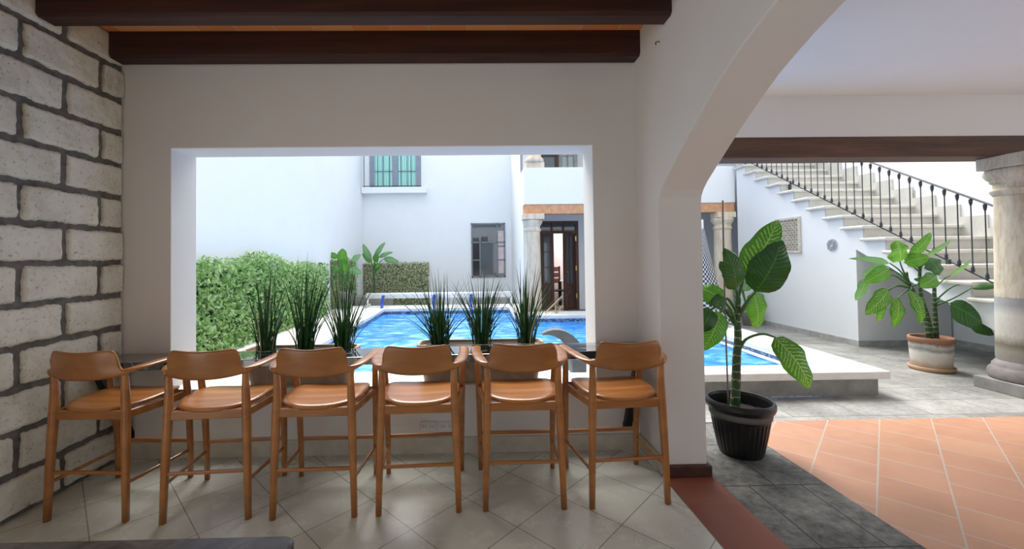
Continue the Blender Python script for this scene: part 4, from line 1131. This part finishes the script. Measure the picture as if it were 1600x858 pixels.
def clump(x, y, z, label, n=46, hmin=0.28, hmax=0.68, spread=0.30, seed=1, lean=0.0):
    random.seed(seed)
    g = empty('spiky_grass', (x, y, z)); tag(g, label, 'grass plant', None)
    vs, fs = [], []; dv, df = [], []
    for i in range(n):
        a = random.uniform(0, 2 * math.pi); r0 = random.uniform(0, 0.07)
        tiltr = abs(random.gauss(0, 1)) ; tiltr = min(tiltr, 2.1) / 2.1
        h = random.uniform(hmin, hmax) * (1 - 0.25 * tiltr)
        dx = math.cos(a) * spread * tiltr * h / 0.5 + lean * h; dy = math.sin(a) * spread * 0.55 * tiltr * h / 0.5
        if dy < -0.0: dy *= 0.35
        p0 = Vector((r0 * math.cos(a), r0 * math.sin(a), 0))
        w = random.uniform(0.0035, 0.0068)
        V, F_ = (dv, df) if i % 17 == 16 else (vs, fs)
        k0 = len(V)
        N_ = 9
        wd = Vector((math.cos(a + 1.2), math.sin(a + 1.2) * 0.4, 0)).normalized()
        for j in range(N_ + 1):
            t_ = j / N_
            bend = t_ ** 1.5
            c = p0 + Vector((dx * bend, dy * bend, h * t_ * (1 - 0.12 * tiltr * t_)))
            ww = w * (1 - t_ ** 2.2) + 0.0003
            th = Vector((-wd.y, wd.x, 0)) * ww * 0.5
            V += [c + wd * ww, c + th, c - wd * ww, c - th]
        for j in range(N_):
            for q in range(4):
                q2 = (q + 1) % 4; F_.append((k0 + 4 * j + q, k0 + 4 * j + q2, k0 + 4 * (j + 1) + q2, k0 + 4 * (j + 1) + q))
    pydata('blades', vs, fs, M['blade'], g, True)
    if dv:
        o = pydata('dry_blades', dv, df, M['dry_blade'], g, True); o['label'] = 'dry straw-coloured blades'
GR = ((-1.62, 'spiky dark green grass at the left end of the left planter', 0.68, 0.32, 84, 0.0), (-1.32, 'tall spiky grass in the middle of the left planter', 0.78, 0.30, 88, 0.08), (-1.02, 'spiky spreading grass at the right end of the left planter', 0.76, 0.42, 88, 0.0), (-0.29, 'spiky wide-spreading grass at the left end of the right planter', 0.60, 0.52, 96, -0.03), (0.03, 'spiky grass in the middle of the right planter', 0.62, 0.46, 96, 0.03), (0.37, 'spiky grass at the right end of the right planter', 0.68, 0.44, 96, 0.02))
for i, (x, lab, hm, sp__, n__, ln) in enumerate(GR):
    clump(x, 3.205, zs + (0.242 if i < 3 else 0.272), lab, n__, 0.22, hm, sp__, seed=11 + i, lean=ln)

# ------------------------------------------------------------------ bar stools
random.seed(5)
def make_stool():
    root = empty('bar_stool', (0, 0, 0))
    wd = M['stool']
    # rear legs (toward the viewer) and front legs
    for s in (-1, 1):
        bm = bmesh.new()
        tube(bm, [(s * 0.222, -0.228, 0), (s * 0.217, -0.224, 0.20), (s * 0.211, -0.218, 0.42), (s * 0.206, -0.212, 0.575), (s * 0.202, -0.212, 0.70), (s * 0.203, -0.216, 0.79), (s * 0.204, -0.218, 0.808)], [0.0165, 0.0185, 0.021, 0.0225, 0.0195, 0.016, 0.014], 16, power=2.6)
        obj('leg', bm, wd, root, smooth=True)
        bm = bmesh.new()
        tube(bm, [(s * 0.242, 0.228, 0), (s * 0.244, 0.224, 0.22), (s * 0.247, 0.208, 0.45), (s * 0.250, 0.190, 0.58), (s * 0.253, 0.170, 0.70), (s * 0.258, 0.160, 0.80), (s * 0.259, 0.159, 0.818)], [0.015, 0.017, 0.019, 0.020, 0.018, 0.0155, 0.015], 16, power=2.6)
        obj('leg', bm, wd, root, smooth=True)
    # seat rails
    def bar(name, a, b, w, h, bev=0.006):
        a, b = Vector(a), Vector(b); bm = bmesh.new(); d = (b - a); L = d.length
        box(bm, 0, L, -w / 2, w / 2, -h / 2, h / 2)
        M_ = Matrix.Translation(a) @ d.to_track_quat('X', 'Z').to_matrix().to_4x4()
        bmesh.ops.transform(bm, matrix=M_, verts=bm.verts)
        return obj(name, bm, wd, root, bevel=bev)
    bar('seat_rail', (-0.205, -0.212, 0.574), (0.205, -0.212, 0.574), 0.022, 0.050)
    bar('seat_rail', (-0.25, 0.192, 0.560), (0.25, 0.192, 0.560), 0.022, 0.050)
    for s in (-1, 1): bar('seat_rail', (s * 0.206, -0.212, 0.574), (s * 0.250, 0.192, 0.560), 0.022, 0.045)
    # stretchers
    bar('footrest', (-0.216, -0.223, 0.262), (0.216, -0.223, 0.262), 0.016, 0.020, 0.005)
    bar('footrest', (-0.244, 0.223, 0.245), (0.244, 0.223, 0.245), 0.016, 0.024, 0.005)
    for s in (-1, 1): bar('stretcher', (s * 0.218, -0.225, 0.205), (s * 0.243, 0.225, 0.185), 0.015, 0.019, 0.005)
    # moulded seat: rounded rear edge, straight front, dished
    bm = bmesh.new(); N = 40; rings_t = []
    out = []
    for k in range(N):
        a = 2 * math.pi * k / N; c, s = math.cos(a), math.sin(a)
        e = 2.6 if s < 0 else 4.5
        q = (abs(c) ** e + abs(s) ** e) ** (-1 / e)
        x = c * q; y = s * q
        hw = 0.222 + 0.014 * (y * 0.5 + 0.5)
        out.append((x * hw, y * 0.225 - 0.008))
    def zseat(x, y): 
        return 0.598 + 0.16 * x * x * 1.6 + 0.02 * max(0, (-y - 0.10)) + 0.010 * (y > 0.1) * (-(y - 0.1) * 4)
    layers = []
    for q in range(0, 9):
        f = q / 8
        if q == 0: layers.append([bm.verts.new((0, 0, zseat(0, 0) + 0.012))]); continue
        layers.append([bm.verts.new((x * f, y * f, zseat(x * f, y * f) + 0.012 - (0.005 if q == 8 else 0))) for x, y in out])
    layers.append([bm.verts.new((x * 1.006, y * 1.006, zseat(x, y) + 0.0)) for x, y in out])
    for f, dz in ((0.985, -0.010), (0.7, -0.012), (0.3, -0.012)):
        layers.append([bm.verts.new((x * f, y * f, zseat(x * f, y * f) + dz)) for x, y in out])
    for a, b in zip(layers, layers[1:]):
        for k in range(N):
            k2 = (k + 1) % N
            if len(a) == 1: bm.faces.new((a[0], b[k], b[k2]))
            else: bm.faces.new((a[k], a[k2], b[k2], b[k]))
    bm.faces.new(layers[-1][::-1])
    obj('seat', bm, wd, root, smooth=True)
    # backrest: curved panel, top corners rounded, flaring into the arms
    nu, nv = 36, 10
    def hw_of(v):   # half width by height
        q = min(1.0, v / 0.42); q = q * q * (3 - 2 * q)
        return 0.222 - 0.030 * q - 0.006 * v
    def bpt(u, v, off):
        uu = u * 2 - 1
        x = uu * hw_of(v)
        zb_ = 0.776 + 0.026 * abs(uu) ** 2.2
        zt_ = 0.936 - 0.004 * math.cos(uu * math.pi * 1.0) - 0.040 * max(0, (abs(uu) - 0.80) / 0.20) ** 2.8
        z = zb_ + (zt_ - zb_) * v
        y = -0.262 + 0.040 * uu * uu - 0.022 * v
        nrm = Vector((-0.5 * uu * 0.9, 1, 0.12)).normalized()
        th = 0.010 * (1 - 0.5 * abs(v * 2 - 1) ** 4)
        return Vector((x, y, z)) + nrm * (off * th)
    bm = bmesh.new()
    F1 = grid(bm, lambda u, v: bpt(u, v, 1), nu, nv); F2 = grid(bm, lambda u, v: bpt(u, v, -1), nu, nv)
    for i in range(nu):
        for j in (0, nv): bm.faces.new((F1[i][j], F1[i + 1][j], F2[i + 1][j], F2[i][j]))
    for j in range(nv):
        for i in (0, nu): bm.faces.new((F1[i][j], F1[i][j + 1], F2[i][j + 1], F2[i][j]))
    obj('backrest', bm, wd, root, smooth=True)
    # arms: flat blades sweeping forward and out
    for s in (-1, 1):
        bm = bmesh.new()
        path = smoothpath([(s * 0.200, -0.232, 0.812), (s * 0.217, -0.210, 0.818), (s * 0.238, -0.150, 0.825), (s * 0.257, -0.04, 0.829), (s * 0.265, 0.08, 0.828), (s * 0.263, 0.18, 0.824), (s * 0.258, 0.222, 0.821)], 5)
        k = len(path)
        prev = None
        for i, p in enumerate(path):
            t_ = (path[min(i + 1, k - 1)] - path[max(i - 1, 0)]).normalized(); sd_ = Vector((t_.y, -t_.x, 0)).normalized()
            f = i / (k - 1)
            w = 0.012 + 0.021 * min(1, f / 0.35) if f < 0.35 else 0.033 - 0.006 * (f - 0.35)
            if f > 0.93: w *= 0.72
            h = 0.018 - 0.009 * min(1, f / 0.3)
            ring = []
            for q in range(12):
                a = 2 * math.pi * (q + .5) / 12; c, sn = math.cos(a), math.sin(a); pw = (abs(c) ** 3 + abs(sn) ** 3) ** (-1 / 3)
                ring.append(bm.verts.new(p + sd_ * (w * c * pw) + Vector((0, 0, h * sn * pw))))
            if prev:
                for q in range(12): bm.faces.new((prev[q], prev[(q + 1) % 12], ring[(q + 1) % 12], ring[q]))
            else: bm.faces.new(ring[::-1])
            prev = ring
        bm.faces.new(prev)
        obj('armrest', bm, wd, root, smooth=True)
    return root
def dup(root):
    r = root.copy(); COL.objects.link(r)
    for ch_ in list(root.children):
        c = ch_.copy(); COL.objects.link(c); c.parent = r
    return r
st0 = make_stool()
places = [(-2.152, 2.567, -2.5, 'wooden bar stool nearest the block wall, leftmost of the row'), (-1.515, 2.546, 4, 'wooden bar stool second from the block wall'), (-0.922, 2.553, 1.5, 'wooden bar stool third from the block wall'), (-0.350, 2.572, 2.5, 'wooden bar stool fourth from the block wall, in front of the wall sockets'), (0.252, 2.587, 0.5, 'wooden bar stool second from the white pier'), (0.842, 2.600, 3.5, 'wooden bar stool nearest the white pier, rightmost of the row')]
for i, (x, y, a, lab) in enumerate(places):
    o = st0 if i == 0 else dup(st0)
    o.location = (x, y, 0); o.rotation_euler = (0, 0, R(a)); tag(o, lab, 'bar stool', 'bar stools along the counter')

# ------------------------------------------------------------------ small wall fittings
for i, x in enumerate((-0.371, -0.235)):
    w = empty('wall_socket', (x, YW - 0.0, 0.193)); tag(w, ('white double socket plate under the counter, left of the pair', 'white double socket plate under the counter, right of the pair')[i], 'socket')
    obj('cover_plate', B(-0.058, 0.058, -0.010, 0.0, -0.036, 0.036), M['white_plastic'], w, bevel=0.004)
    for s in (-1, 1):
        q = obj('outlet', B(s * 0.027 - 0.018, s * 0.027 + 0.018, -0.013, -0.009, -0.016, 0.016), M['white_plastic'], w, bevel=0.002)
        obj('slots', (lambda b: (box(b, s * 0.027 - 0.009, s * 0.027 - 0.006, -0.0135, -0.012, -0.006, 0.008), box(b, s * 0.027 + 0.006, s * 0.027 + 0.009, -0.0135, -0.012, -0.006, 0.008), b)[2])(bmesh.new()), M['dark_hole'], q)
hk = empty('wall_hook', (XR, 2.62, 2.79)); tag(hk, 'tiny black hook high on the white wall beside the beams', 'hook')
bm = bmesh.new(); tube(bm, smoothpath([(0, 0, 0.006), (-0.02, 0, 0.006), (-0.028, 0, -0.004), (-0.024, 0, -0.012), (-0.028, 0, 0.0)], 3), 0.003, 6); obj('hook_wire', bm, M['steel'], hk)

# dark stone table, its far corner just entering the picture
tt = empty('stone_table', (-1.125, 0.635, 0)); tag(tt, 'dark polished stone table edge at the bottom left of the view', 'table')
bm = bmesh.new()
pts = []
hx, hy, rr = 0.682, 0.400, 0.035
for (cx, cy, a0) in ((hx - rr, hy - rr, 0), (-hx + rr, hy - rr, 90), (-hx + rr, -hy + rr, 180), (hx - rr, -hy + rr, 270)):
    for k in range(7):
        a = R(a0 + 15 * k); pts.append((cx + rr * math.cos(a), cy + rr * math.sin(a)))
prism(bm, pts, 'z', 0.715, 0.748)
obj('tabletop', bm, M['table_top'], tt, bevel=0.008, seg=3)
for sx in (-0.6, 0.6):
    for sy in (-0.32, 0.32): obj('leg', B(sx - 0.03, sx + 0.03, sy - 0.03, sy + 0.03, 0, 0.715), M['beam'], tt, bevel=0.004)
obj('apron', (lambda b: (box(b, -0.6, 0.6, -0.335, -0.31, 0.63, 0.715), box(b, -0.6, 0.6, 0.31, 0.335, 0.63, 0.715), b)[2])(bmesh.new()), M['beam'], tt)
